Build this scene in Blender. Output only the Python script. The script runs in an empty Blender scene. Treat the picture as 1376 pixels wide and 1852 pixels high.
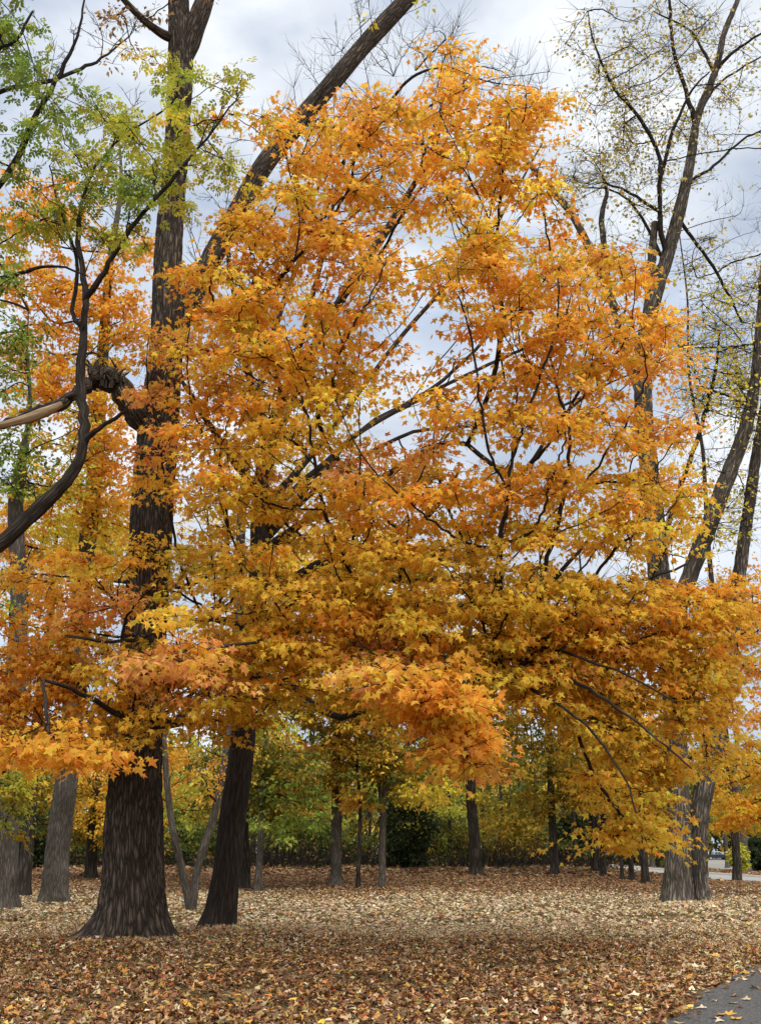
import bpy, math, random
import numpy as np
from mathutils import noise, Vector

rng = np.random.default_rng(11)
random.seed(5)
scene = bpy.context.scene
COL = scene.collection

# ------------------------------------------------------------------ camera
PW, PH, F = 1376.0, 1852.0, 2000.0          # photograph size and focal length in its pixels
HORIZON = 1542.0
PITCH = math.atan((HORIZON - PH / 2) / F)
CAM = np.array([0.0, 0.0, 1.6])
cam = bpy.data.cameras.new('camera')
cam.sensor_fit = 'VERTICAL'
cam.sensor_height = 36.0
cam.lens = F / PH * 36.0
cam.clip_start = 0.1
cam.clip_end = 4000.0
cam_ob = bpy.data.objects.new('camera', cam)
cam_ob.location = CAM
cam_ob.rotation_euler = (math.pi / 2 + PITCH, 0, 0)
COL.objects.link(cam_ob)
scene.camera = cam_ob

# ------------------------------------------------------------------ sky, sun, exposure
SUN_EL, SUN_AZ = math.radians(56), math.radians(162)     # azimuth from +Y towards +X
world = bpy.data.worlds.new('World')
scene.world = world
world.use_nodes = True
wn, wl = world.node_tree.nodes, world.node_tree.links
wn.clear()
w_out = wn.new('ShaderNodeOutputWorld')
w_bg = wn.new('ShaderNodeBackground')
w_bg.inputs['Strength'].default_value = 0.115
w_sky = wn.new('ShaderNodeTexSky')
w_sky.sky_type = 'NISHITA'
w_sky.sun_disc = False
w_sky.sun_elevation = SUN_EL
w_sky.sun_rotation = SUN_AZ
w_sky.air_density = 1.0
w_sky.dust_density = 1.5
w_tc = wn.new('ShaderNodeTexCoord')
w_map = wn.new('ShaderNodeMapping')
w_map.inputs['Scale'].default_value = (1.0, 1.0, 1.9)
w_map.inputs['Location'].default_value = (0.35, 0.1, 0.0)
w_n1 = wn.new('ShaderNodeTexNoise')
w_n1.inputs['Scale'].default_value = 3.1
w_n1.inputs['Detail'].default_value = 7
w_n1.inputs['Roughness'].default_value = 0.52
w_n1.inputs['Distortion'].default_value = 0.25
w_r1 = wn.new('ShaderNodeValToRGB')                      # how much cloud covers the blue
w_r1.color_ramp.elements[0].position = 0.34
w_r1.color_ramp.elements[0].color = (0.45, 0.45, 0.45, 1)
w_r1.color_ramp.elements[1].position = 0.52
w_r1.color_ramp.elements[1].color = (1, 1, 1, 1)
w_n2 = wn.new('ShaderNodeTexNoise')
w_n2.inputs['Scale'].default_value = 5.0
w_n2.inputs['Detail'].default_value = 6
w_n2.inputs['Roughness'].default_value = 0.5
w_r2 = wn.new('ShaderNodeValToRGB')                      # thick grey to thin bright cloud
w_r2.color_ramp.elements[0].position = 0.36
w_r2.color_ramp.elements[0].color = (2.55, 2.95, 3.6, 1)
w_r2.color_ramp.elements[1].position = 0.66
w_r2.color_ramp.elements[1].color = (4.9, 5.1, 5.35, 1)
w_mix = wn.new('ShaderNodeMixRGB')
wl.new(w_tc.outputs['Generated'], w_map.inputs['Vector'])
wl.new(w_map.outputs['Vector'], w_n1.inputs['Vector'])
wl.new(w_map.outputs['Vector'], w_n2.inputs['Vector'])
wl.new(w_n1.outputs['Fac'], w_r1.inputs['Fac'])
wl.new(w_n2.outputs['Fac'], w_r2.inputs['Fac'])
wl.new(w_r1.outputs['Color'], w_mix.inputs['Fac'])
wl.new(w_sky.outputs['Color'], w_mix.inputs['Color1'])
wl.new(w_r2.outputs['Color'], w_mix.inputs['Color2'])
wl.new(w_mix.outputs['Color'], w_bg.inputs['Color'])
wl.new(w_bg.outputs['Background'], w_out.inputs['Surface'])

sun = bpy.data.lights.new('sun', 'SUN')
sun.energy = 2.4
sun.angle = math.radians(75)
sun.color = (1.0, 0.95, 0.86)
sun_ob = bpy.data.objects.new('sun', sun)
sd = Vector((math.cos(SUN_EL) * math.sin(SUN_AZ), math.cos(SUN_EL) * math.cos(SUN_AZ), math.sin(SUN_EL)))
sun_ob.rotation_euler = sd.to_track_quat('Z', 'Y').to_euler()
COL.objects.link(sun_ob)

scene.view_settings.view_transform = 'Standard'
scene.view_settings.look = 'None'
scene.view_settings.gamma = 1.0
scene.view_settings.exposure = 0.85
scene.view_settings.use_curve_mapping = False
scene.cycles.max_bounces = 7
scene.cycles.diffuse_bounces = 4
scene.cycles.transmission_bounces = 5
scene.cycles.use_denoising = True
try:
    scene.cycles.denoising_input_passes = 'RGB_ALBEDO_NORMAL'
    scene.cycles.denoising_prefilter = 'ACCURATE'
except Exception:
    pass

# ------------------------------------------------------------------ pixel -> place
_f = np.array([0, math.cos(PITCH), math.sin(PITCH)])
_u = np.array([0, -math.sin(PITCH), math.cos(PITCH)])
_r = np.array([1.0, 0, 0])


def ray(px, py):
    d = _f + (px - PW / 2) / F * _r + (PH / 2 - py) / F * _u
    return d / d[1]


def at(px, py, Y):
    return CAM + ray(px, py) * Y


def axis_depth(p):
    return float(np.dot(np.asarray(p) - CAM, _f))


def sstep(a, b, x):
    t = np.clip((x - a) / (b - a), 0, 1)
    return t * t * (3 - 2 * t)


MOUNDS = []


def ground_z(x, y):
    x = np.asarray(x, float)
    y = np.asarray(y, float)
    z = 0.75 * sstep(40, 78, y) * (1 - sstep(6, 22, x - 0.12 * (y - 40)))
    z = z + 0.035 * np.sin(x * 0.9 + 0.4 * y) * np.sin(y * 0.55 - 0.3 * x) * (1 - sstep(30, 60, y))
    for (mx, my, mr, mh) in MOUNDS:
        z = z + mh * np.exp(-((x - mx) ** 2 + (y - my) ** 2) / (mr * mr))
    return z


def on_ground(px, py):
    d = ray(px, py)
    Y = 5.0
    while Y < 400:
        p = CAM + d * Y
        if p[2] <= float(ground_z(p[0], p[1])):
            return p
        Y += 0.05 if Y < 60 else 0.4
    return CAM + d * 400


# ------------------------------------------------------------------ mesh helpers
def mesh_np(name, verts, faces, mat, parent=None, cols=None, bark=None, smooth=True, kind=None):
    verts = np.asarray(verts, dtype=np.float32)
    faces = np.asarray(faces, dtype=np.int32)
    k = faces.shape[1]
    me = bpy.data.meshes.new(name)
    me.vertices.add(len(verts))
    me.vertices.foreach_set('co', verts.ravel())
    me.loops.add(len(faces) * k)
    me.loops.foreach_set('vertex_index', faces.ravel())
    me.polygons.add(len(faces))
    me.polygons.foreach_set('loop_start', np.arange(0, len(faces) * k, k, dtype=np.int32))
    me.polygons.foreach_set('loop_total', np.full(len(faces), k, dtype=np.int32))
    if smooth:
        me.polygons.foreach_set('use_smooth', np.ones(len(faces), dtype=bool))
    if cols is not None:
        a = me.attributes.new('tint', 'FLOAT_COLOR', 'POINT')
        c = np.ones((len(verts), 4), dtype=np.float32)
        c[:, :3] = cols
        a.data.foreach_set('color', c.ravel())
    if bark is not None:
        a = me.attributes.new('bark_co', 'FLOAT_VECTOR', 'POINT')
        a.data.foreach_set('vector', np.asarray(bark, dtype=np.float32).ravel())
    me.update(calc_edges=True)
    me.materials.append(mat)
    o = bpy.data.objects.new(name, me)
    COL.objects.link(o)
    if parent is not None:
        o.parent = parent
        o.matrix_parent_inverse = parent.matrix_basis.inverted()
    if kind:
        o['kind'] = kind
    return o


def thing(name, label, cat, loc, group=None):
    o = bpy.data.objects.new(name, None)
    o.empty_display_size = 0.3
    o.location = [float(v) for v in loc]
    COL.objects.link(o)
    o['label'] = label
    o['category'] = cat
    if group:
        o['group'] = group
    return o


def catmull(P, n):
    P = np.asarray(P, float)
    if len(P) < 3 or n <= 1:
        t = np.linspace(0, len(P) - 1, (len(P) - 1) * max(n, 1) + 1)
        i = np.minimum(t.astype(int), len(P) - 2)
        return P[i] + (P[i + 1] - P[i]) * (t - i)[:, None]
    Q = np.vstack([2 * P[0] - P[1], P, 2 * P[-1] - P[-2]])
    out = []
    for i in range(1, len(Q) - 2):
        t = np.linspace(0, 1, n, endpoint=False)[:, None]
        a, b, c, d = Q[i - 1], Q[i], Q[i + 1], Q[i + 2]
        out.append(0.5 * (2 * b + (c - a) * t + (2 * a - 5 * b + 4 * c - d) * t ** 2 + (3 * b - a - 3 * c + d) * t ** 3))
    out.append(P[-1:])
    return np.vstack(out)


def frames(P):
    P = np.asarray(P, float)
    T = np.gradient(P, axis=0)
    T /= np.linalg.norm(T, axis=1)[:, None] + 1e-9
    N = np.zeros_like(P)
    ref = np.array([0, -1.0, 0]) if abs(T[0][1]) < 0.9 else np.array([1.0, 0, 0])
    n = ref - T[0] * np.dot(ref, T[0])
    N[0] = n / np.linalg.norm(n)
    for i in range(1, len(P)):
        n = N[i - 1] - T[i] * np.dot(N[i - 1], T[i])
        N[i] = n / (np.linalg.norm(n) + 1e-9)
    return T, N, np.cross(T, N)


class Tubes:
    """collects tapered tubes into one mesh"""

    def __init__(self):
        self.v, self.f, self.b, self.n = [], [], [], 0

    def add(self, P, R, sides=6, cap=True, wob=0.0):
        P = np.asarray(P, float)
        R = np.asarray(R, float)
        T, N, B = frames(P)
        a = np.linspace(0, 2 * math.pi, sides, endpoint=False)
        ca, sa = np.cos(a), np.sin(a)
        rr = R[:, None] * np.ones(sides)[None]
        if wob:
            ph = rng.uniform(0, 6.28, 4)
            s = np.arange(len(P))[:, None]
            rr = rr * (1 + wob * np.sin(2 * a[None] + ph[0] + 0.35 * s) + wob * 0.7 * np.sin(3 * a[None] + ph[1] - 0.21 * s) + wob * 0.8 * np.sin(0.9 * s + ph[2]))
        V = P[:, None] + rr[..., None] * (ca[None, :, None] * N[:, None] + sa[None, :, None] * B[:, None])
        L = np.concatenate([[0], np.cumsum(np.linalg.norm(np.diff(P, axis=0), axis=1))])
        off = rng.uniform(0, 9)
        BC = np.stack([rr * ca, rr * sa, np.repeat(L[:, None], sides, 1) + off], -1)
        m, k = len(P), sides
        i = np.arange(m - 1)[:, None] * k
        j = np.arange(k)[None]
        j2 = (j + 1) % k
        Fq = np.stack([i + j, i + j2, i + k + j2, i + k + j], -1).reshape(-1, 4) + self.n
        self.v.append(V.reshape(-1, 3))
        self.b.append(BC.reshape(-1, 3))
        self.f.append(Fq)
        self.n += m * k
        if cap:
            self.v.append(P[-1:] + T[-1:] * R[-1] * 0.6)
            self.b.append(BC[-1, :1])
            e = self.n
            last = self.n - k
            self.f.append(np.stack([last + j[0], last + j2[0], np.full(k, e), np.full(k, e)], -1))
            self.n += 1

    def sticks(self, A, Bp, ra, rb, sides=3):
        """many straight sticks at once"""
        A = np.asarray(A, float)
        Bp = np.asarray(Bp, float)
        M = len(A)
        if M == 0:
            return
        T = Bp - A
        Ln = np.linalg.norm(T, axis=1)[:, None] + 1e-9
        T = T / Ln
        ref = np.where(np.abs(T[:, 2:3]) < 0.9, np.array([[0, 0, 1.0]]), np.array([[1.0, 0, 0]]))
        N = np.cross(T, ref)
        N /= np.linalg.norm(N, axis=1)[:, None] + 1e-9
        B = np.cross(T, N)
        a = np.linspace(0, 2 * math.pi, sides, endpoint=False)
        ring = np.cos(a)[None, :, None] * N[:, None] + np.sin(a)[None, :, None] * B[:, None]
        ra = np.broadcast_to(np.asarray(ra, float), (M,))
        rb = np.broadcast_to(np.asarray(rb, float), (M,))
        V = np.concatenate([A[:, None] + ring * ra[:, None, None], Bp[:, None] + ring * rb[:, None, None]], 1)
        BC = np.concatenate([ring * ra[:, None, None], ring * rb[:, None, None] + np.array([0, 0, 0.3])], 1)
        base = np.arange(M)[:, None, None] * 2 * sides + self.n
        j = np.arange(sides)
        q = np.stack([j, (j + 1) % sides, sides + (j + 1) % sides, sides + j], -1)[None]
        self.v.append(V.reshape(-1, 3))
        self.b.append(BC.reshape(-1, 3))
        self.f.append((base + q).reshape(-1, 4))
        self.n += M * 2 * sides

    def build(self, name, mat, parent=None, kind=None):
        if not self.v:
            return None
        f = np.vstack(self.f)
        tri = f[:, 2] == f[:, 3]
        v, b = np.vstack(self.v), np.vstack(self.b)
        # caps: keep quads only by nudging the doubled corner away
        if tri.any():
            q = f[~tri]
            t = f[tri]
            me_f = np.vstack([np.stack([q[:, 0], q[:, 1], q[:, 2]], -1), np.stack([q[:, 0], q[:, 2], q[:, 3]], -1), t[:, :3]])
            return mesh_np(name, v, me_f, mat, parent, bark=b, kind=kind)
        return mesh_np(name, v, f, mat, parent, bark=b, kind=kind)


# ------------------------------------------------------------------ materials
def new_mat(name):
    m = bpy.data.materials.new(name)
    m.use_nodes = True
    nt = m.node_tree
    for n in list(nt.nodes):
        nt.nodes.remove(n)
    out = nt.nodes.new('ShaderNodeOutputMaterial')
    return m, nt, out


def leaf_mat(name, trans=0.5, rough=0.55, spec=0.25):
    m, nt, out = new_mat(name)
    at_ = nt.nodes.new('ShaderNodeAttribute')
    at_.attribute_name = 'tint'
    geo = nt.nodes.new('ShaderNodeTexCoord')
    ns = nt.nodes.new('ShaderNodeTexNoise')
    ns.inputs['Scale'].default_value = 22
    ns.inputs['Detail'].default_value = 2
    rp = nt.nodes.new('ShaderNodeMapRange')
    rp.inputs['From Min'].default_value = 0.3
    rp.inputs['From Max'].default_value = 0.7
    rp.inputs['To Min'].default_value = 0.78
    rp.inputs['To Max'].default_value = 1.15
    mul = nt.nodes.new('ShaderNodeVectorMath')
    mul.operation = 'SCALE'
    pr = nt.nodes.new('ShaderNodeBsdfPrincipled')
    pr.inputs['Roughness'].default_value = rough
    pr.inputs['Specular IOR Level'].default_value = spec
    tr = nt.nodes.new('ShaderNodeBsdfTranslucent')
    mx = nt.nodes.new('ShaderNodeMixShader')
    mx.inputs['Fac'].default_value = trans
    L = nt.links.new
    L(geo.outputs['Object'], ns.inputs['Vector'])
    L(ns.outputs['Fac'], rp.inputs['Value'])
    L(at_.outputs['Color'], mul.inputs[0])
    L(rp.outputs['Result'], mul.inputs['Scale'])
    L(mul.outputs['Vector'], pr.inputs['Base Color'])
    L(mul.outputs['Vector'], tr.inputs['Color'])
    L(pr.outputs['BSDF'], mx.inputs[1])
    L(tr.outputs['BSDF'], mx.inputs[2])
    L(mx.outputs['Shader'], out.inputs['Surface'])
    return m


def bark_mat(name, dark, light, scale=9.0, stretch=0.16, bump=0.9, dist=0.03, moss=None):
    m, nt, out = new_mat(name)
    N, L = nt.nodes.new, nt.links.new
    a = N('ShaderNodeAttribute')
    a.attribute_name = 'bark_co'
    mp = N('ShaderNodeMapping')
    mp.inputs['Scale'].default_value = (scale, scale, scale * stretch)
    wv = N('ShaderNodeTexNoise')
    wv.inputs['Scale'].default_value = 0.8
    wv.inputs['Detail'].default_value = 3
    add = N('ShaderNodeVectorMath')
    add.operation = 'ADD'
    sc = N('ShaderNodeVectorMath')
    sc.operation = 'SCALE'
    sc.inputs['Scale'].default_value = 1.7
    vo = N('ShaderNodeTexVoronoi')
    vo.feature = 'DISTANCE_TO_EDGE'
    vo.inputs['Scale'].default_value = 1.0
    r1 = N('ShaderNodeValToRGB')
    r1.color_ramp.elements[0].position = 0.02
    r1.color_ramp.elements[1].position = 0.32
    fine = N('ShaderNodeTexNoise')
    fine.inputs['Scale'].default_value = 5.0
    fine.inputs['Detail'].default_value = 6
    fine.inputs['Roughness'].default_value = 0.65
    big = N('ShaderNodeTexNoise')
    big.inputs['Scale'].default_value = 1.1
    big.inputs['Detail'].default_value = 3
    hgt = N('ShaderNodeMath')
    hgt.operation = 'MULTIPLY_ADD'
    hgt.inputs[1].default_value = 0.35
    cr = N('ShaderNodeMixRGB')
    cr.inputs['Color1'].default_value = (*dark, 1)
    cr.inputs['Color2'].default_value = (*light, 1)
    cr2 = N('ShaderNodeMixRGB')
    cr2.blend_type = 'MULTIPLY'
    cr2.inputs['Fac'].default_value = 0.75
    rb = N('ShaderNodeValToRGB')
    rb.color_ramp.elements[0].position = 0.3
    rb.color_ramp.elements[0].color = (0.55, 0.53, 0.5, 1)
    rb.color_ramp.elements[1].position = 0.7
    rb.color_ramp.elements[1].color = (1.25, 1.25, 1.25, 1)
    pr = N('ShaderNodeBsdfPrincipled')
    pr.inputs['Roughness'].default_value = 0.9
    pr.inputs['Specular IOR Level'].default_value = 0.15
    bp = N('ShaderNodeBump')
    bp.inputs['Strength'].default_value = bump
    bp.inputs['Distance'].default_value = dist
    L(a.outputs['Vector'], mp.inputs['Vector'])
    L(mp.outputs['Vector'], wv.inputs['Vector'])
    L(wv.outputs['Color'], sc.inputs[0])
    L(mp.outputs['Vector'], add.inputs[0])
    L(sc.outputs['Vector'], add.inputs[1])
    L(add.outputs['Vector'], vo.inputs['Vector'])
    L(vo.outputs['Distance'], r1.inputs['Fac'])
    L(mp.outputs['Vector'], fine.inputs['Vector'])
    L(a.outputs['Vector'], big.inputs['Vector'])
    L(fine.outputs['Fac'], hgt.inputs[0])
    L(r1.outputs['Color'], hgt.inputs[2])
    L(r1.outputs['Color'], cr.inputs['Fac'])
    L(cr.outputs['Color'], cr2.inputs['Color1'])
    L(big.outputs['Fac'], rb.inputs['Fac'])
    L(rb.outputs['Color'], cr2.inputs['Color2'])
    L(hgt.outputs['Value'], bp.inputs['Height'])
    L(bp.outputs['Normal'], pr.inputs['Normal'])
    L(cr2.outputs['Color'], pr.inputs['Base Color'])
    L(pr.outputs['BSDF'], out.inputs['Surface'])
    return m


def plain_mat(name, col, rough=0.5, metal=0.0, var=0.15, scale=6.0):
    m, nt, out = new_mat(name)
    N, L = nt.nodes.new, nt.links.new
    tc = N('ShaderNodeTexCoord')
    ns = N('ShaderNodeTexNoise')
    ns.inputs['Scale'].default_value = scale
    ns.inputs['Detail'].default_value = 4
    mx = N('ShaderNodeMixRGB')
    mx.inputs['Color1'].default_value = (*[c * (1 - var) for c in col], 1)
    mx.inputs['Color2'].default_value = (*[c * (1 + var) for c in col], 1)
    pr = N('ShaderNodeBsdfPrincipled')
    pr.inputs['Roughness'].default_value = rough
    pr.inputs['Metallic'].default_value = metal
    L(tc.outputs['Object'], ns.inputs['Vector'])
    L(ns.outputs['Fac'], mx.inputs['Fac'])
    L(mx.outputs['Color'], pr.inputs['Base Color'])
    L(pr.outputs['BSDF'], out.inputs['Surface'])
    return m


M_LEAF = leaf_mat('maple_leaf', 0.6, 0.7, 0.08)
M_LEAF_BG = leaf_mat('woodland_leaf', 0.45, 0.7, 0.08)
M_LITTER = leaf_mat('dry_leaf', 0.12, 0.75, 0.15)
M_GRASS = leaf_mat('grass_blade', 0.3, 0.6, 0.2)
M_OAK = bark_mat('oak_bark', (0.026, 0.020, 0.016), (0.135, 0.106, 0.083), 18.0, 0.13, 1.0, 0.03)
M_MAPLE = bark_mat('maple_bark', (0.024, 0.019, 0.016), (0.062, 0.05, 0.041), 20.0, 0.10, 0.7, 0.02)
M_TWIG = bark_mat('twig_bark', (0.014, 0.011, 0.010), (0.04, 0.031, 0.026), 20.0, 0.2, 0.3, 0.01)
M_GREY = bark_mat('grey_bark', (0.06, 0.052, 0.043), (0.16, 0.142, 0.12), 20.0, 0.13, 0.7, 0.02)
M_COTTON = bark_mat('cottonwood_bark', (0.05, 0.042, 0.034), (0.21, 0.18, 0.148), 14.0, 0.13, 1.0, 0.035)
M_WOODS = bark_mat('woodland_bark', (0.022, 0.018, 0.015), (0.075, 0.062, 0.05), 9.0, 0.15, 0.8, 0.03)
M_PALEWOOD = bark_mat('bare_wood', (0.26, 0.18, 0.11), (0.48, 0.36, 0.24), 20.0, 0.06, 0.5, 0.01)

# ------------------------------------------------------------------ leaf templates (u across, v along, w out of the blade)
T_MAPLE = (np.array([[0, 0.36, 0.0], [0, 0, 0], [.30, -.03, -.06], [.19, .20, -.03], [.53, .42, -.13], [.19, .50, -.03], [0, 1.0, -.16],
                     [-.19, .50, -.03], [-.53, .42, -.13], [-.19, .20, -.03], [-.30, -.03, -.06]]),
           np.array([[0, i, i % 10 + 1] for i in range(1, 11)]))
T_MAPLE5 = (np.array([[-.26, 0, -.03], [.26, 0, -.03], [.17, .5, 0], [-.17, .5, 0], [0, 1.0, -.15], [.54, .42, -.12], [-.54, .42, -.12], [.12, .12, 0], [-.12, .12, 0]]),
            np.array([[0, 1, 2], [0, 2, 3], [3, 2, 4], [7, 5, 2], [8, 3, 6]]))
T_OVAL = (np.array([[0, 0, 0], [.28, .38, .05], [0, 1.0, -.06], [-.28, .38, .05]]), np.array([[0, 1, 2], [0, 2, 3]]))
T_ROUND = (np.array([[0, 0, 0], [.42, .22, .04], [.3, .7, 0], [0, 1.0, -.08], [-.3, .7, 0], [-.42, .22, .04]]),
           np.array([[0, 1, 2], [0, 2, 3], [0, 3, 4], [0, 4, 5]]))


def _compound():
    vs, fs = [], []
    def leaflet(x, y, ang, ln):
        ca, sa = math.cos(ang), math.sin(ang)
        b = len(vs)
        for (u, v) in ((0, 0), (.29, .45), (0, 1.0), (-.29, .45)):
            u, v = u * ln, v * ln
            vs.append([x + u * ca + v * sa, y - u * sa + v * ca, -0.25 * v])
        fs.extend([[b, b + 1, b + 2], [b, b + 2, b + 3]])
    for i, y in enumerate((0.2, 0.5)):
        for s in (-1, 1):
            leaflet(0.02 * s, y, s * 0.95, 0.5)
    leaflet(0, 0.68, 0, 0.52)
    return np.array(vs), np.array(fs)


T_ASH = _compound()


def _curled(curl, fold, twist):
    v, f = T_MAPLE
    v = v.copy()
    v[:, 1] -= 0.4
    v[:, 2] = curl * (v[:, 1] ** 2) * 1.6 + fold * np.abs(v[:, 0]) * 1.2 + twist * v[:, 0] * v[:, 1] * 1.5
    return v, f


T_CURL = [_curled(0.6, 0.5, 0.3), _curled(-0.5, 0.35, -0.5), _curled(0.9, -0.35, 0.4), _curled(-0.25, 0.9, 0.2), _curled(0.25, 0.2, 0.9)]
T_BIT = [(np.array([[0, -.5, .05], [.26, -.1, .2], [.12, .45, .3], [-.05, .6, .1], [-.22, .1, .22]]), np.array([[0, 1, 2], [0, 2, 3], [0, 3, 4]])),
         (np.array([[-.45, -.2, .3], [0, -.35, 0], [.4, -.1, .25], [.15, .4, .1], [-.25, .3, .12]]), np.array([[0, 1, 4], [1, 2, 3], [1, 3, 4]])),
         (np.array([[-.5, 0, .02], [-.1, .22, .3], [.5, .1, .05], [.05, -.2, .26]]), np.array([[0, 1, 3], [1, 2, 3]]))]


def norm(a):
    return a / (np.linalg.norm(a, axis=-1, keepdims=True) + 1e-9)


def leaf_arrays(pos, tip, nrm, size, tmpl, cols):
    """stack leaves of one template; returns verts, tris, colours"""
    tv, tf = tmpl
    tip = norm(tip)
    side = norm(np.cross(nrm, tip))
    nn = np.cross(tip, side)
    s = np.asarray(size)[:, None, None]
    V = pos[:, None] + s * (tv[None, :, 0, None] * side[:, None] + tv[None, :, 1, None] * tip[:, None] + tv[None, :, 2, None] * nn[:, None])
    k = len(tv)
    Fc = (np.arange(len(pos))[:, None, None] * k + tf[None]).reshape(-1, 3)
    C = np.repeat(cols, k, axis=0)
    return V.reshape(-1, 3), Fc, C


def cat_arrays(lst):
    vs, fs, cs, n = [], [], [], 0
    for v, f, c in lst:
        vs.append(v)
        fs.append(f + n)
        cs.append(c)
        n += len(v)
    return np.vstack(vs), np.vstack(fs), np.vstack(cs)


def pick_cols(pal, m, jit=0.12):
    """pal: list of (weight, (r,g,b))"""
    w = np.array([p[0] for p in pal], float)
    c = np.array([p[1] for p in pal], float)
    i = rng.choice(len(pal), size=m, p=w / w.sum())
    out = c[i] * np.exp(rng.normal(0, jit, (m, 1))) * np.exp(rng.normal(0, jit * 0.5, (m, 3)))
    return np.clip(out, 0.004, 0.92)


ORANGE = [(5, (0.90, 0.45, 0.06)), (3, (0.90, 0.48, 0.06)), (2, (0.88, 0.34, 0.055)), (1, (0.78, 0.45, 0.06))]
REDOR = [(4, (0.89, 0.40, 0.11)), (3, (0.89, 0.45, 0.10)), (2, (0.85, 0.33, 0.12)), (3, (0.89, 0.48, 0.08))]
GOLD = [(5, (0.90, 0.55, 0.07)), (3, (0.87, 0.57, 0.075)), (2, (0.89, 0.48, 0.065)), (1, (0.68, 0.52, 0.07))]
YELLOW = [(5, (0.80, 0.61, 0.07)), (3, (0.74, 0.57, 0.06)), (1, (0.55, 0.49, 0.07))]
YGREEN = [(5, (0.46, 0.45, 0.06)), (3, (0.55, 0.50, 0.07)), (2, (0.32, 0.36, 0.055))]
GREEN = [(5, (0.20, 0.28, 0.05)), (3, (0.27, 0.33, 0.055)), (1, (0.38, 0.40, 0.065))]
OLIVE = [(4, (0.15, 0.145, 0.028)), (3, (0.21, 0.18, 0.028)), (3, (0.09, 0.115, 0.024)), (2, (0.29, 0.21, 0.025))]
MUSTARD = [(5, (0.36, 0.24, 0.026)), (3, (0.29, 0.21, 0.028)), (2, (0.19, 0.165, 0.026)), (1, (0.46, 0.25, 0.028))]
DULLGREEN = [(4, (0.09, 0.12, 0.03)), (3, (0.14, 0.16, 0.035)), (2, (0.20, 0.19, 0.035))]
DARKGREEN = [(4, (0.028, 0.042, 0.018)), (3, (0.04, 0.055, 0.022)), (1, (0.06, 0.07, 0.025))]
PALEYEL = [(4, (0.60, 0.46, 0.13)), (3, (0.52, 0.42, 0.11)), (2, (0.50, 0.36, 0.10)), (1, (0.40, 0.40, 0.10))]
BROWN = [(3, (0.30, 0.16, 0.06)), (2, (0.42, 0.26, 0.09)), (1, (0.2, 0.12, 0.05))]


def cluster_leaves(C, s, n, size, pal_of, tmpl_of, flat=0.4, droop=0.5, up=0.55, out_from=None, jit=0.13):
    """leaves in loose flat pads round cluster centres. pal_of: palette per cluster (list), tmpl_of: template index per cluster"""
    groups = {}
    for i in range(len(C)):
        groups.setdefault((id(pal_of[i]), id(tmpl_of[i])), []).append(i)
    res = []
    for key, idx in groups.items():
        pal = pal_of[idx[0]]
        tm = tmpl_of[idx[0]]
        idx = np.array(idx)
        c = np.repeat(C[idx], n, axis=0)
        ss = np.repeat(s[idx], n)
        # sub-sprays: leaves gather round a few twig ends in the pad
        k = 4
        ends = rng.normal(0, 0.62, (len(idx), k, 3))
        which = rng.integers(0, k, (len(idx), n))
        e = ends[np.arange(len(idx))[:, None], which].reshape(-1, 3)
        g = e * rng.uniform(0.25, 1.0, (len(e), 1)) + rng.normal(0, 0.24, (len(e), 3))
        g[:, 2] *= flat
        rad2 = g[:, 0] ** 2 + g[:, 1] ** 2
        pos = c + g * ss[:, None]
        pos[:, 2] -= droop * 0.35 * rad2 * ss
        m = len(pos)
        outd = norm(g * np.array([1, 1, 0.0]) + 1e-6)
        tip = norm(outd * 0.8 + rng.normal(0, 0.5, (m, 3)) + np.array([0, 0, -0.55]))
        nr = norm(np.array([0, 0, up]) + rng.normal(0, 0.55, (m, 3)) + outd * 0.25)
        sz = size * np.exp(rng.normal(0, 0.2, m))
        base = pick_cols(pal, m, jit)
        cl = np.exp(rng.normal(0, 0.10, (len(idx), 1))) * np.exp(rng.normal(0, 0.04, (len(idx), 3)))
        base = np.clip(base * np.repeat(cl, n, axis=0), 0.004, 0.92)
        res.append((pos, tip, nr, sz, tm, base))
    return res


# ------------------------------------------------------------------ branching: join cluster centres to the nearest limb (greedy, path-length aware)
def grow(seeds, seed_len, pts, bf=0.35, down=0.8, axis=None):
    ns, n = len(seeds), len(pts)
    P = np.vstack([seeds, pts])
    par = np.full(ns + n, -1)
    plen = np.concatenate([seed_len, np.zeros(n)])
    best = np.full(n, 1e9)
    bpar = np.zeros(n, int)

    def relax(i):
        d = pts - P[i]
        L = np.linalg.norm(d, axis=1)
        # dislike branches that run downwards from their parent
        cost = L + bf * plen[i] + down * np.maximum(0, -d[:, 2] - 0.25 * L) + 0.03 * L * L
        if axis is not None:
            cost = cost + np.maximum(0, np.linalg.norm(P[i, :2] - axis) - np.linalg.norm(pts[:, :2] - axis, axis=1))
        better = cost < best
        best[better] = cost[better]
        bpar[better] = i

    for i in range(ns):
        relax(i)
    done = np.zeros(n, bool)
    for _ in range(n):
        j = int(np.argmin(np.where(done, 1e12, best)))
        done[j] = True
        par[ns + j] = bpar[j]
        plen[ns + j] = plen[bpar[j]] + np.linalg.norm(pts[j] - P[bpar[j]])
        relax(ns + j)
    return P, par, ns


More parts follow.
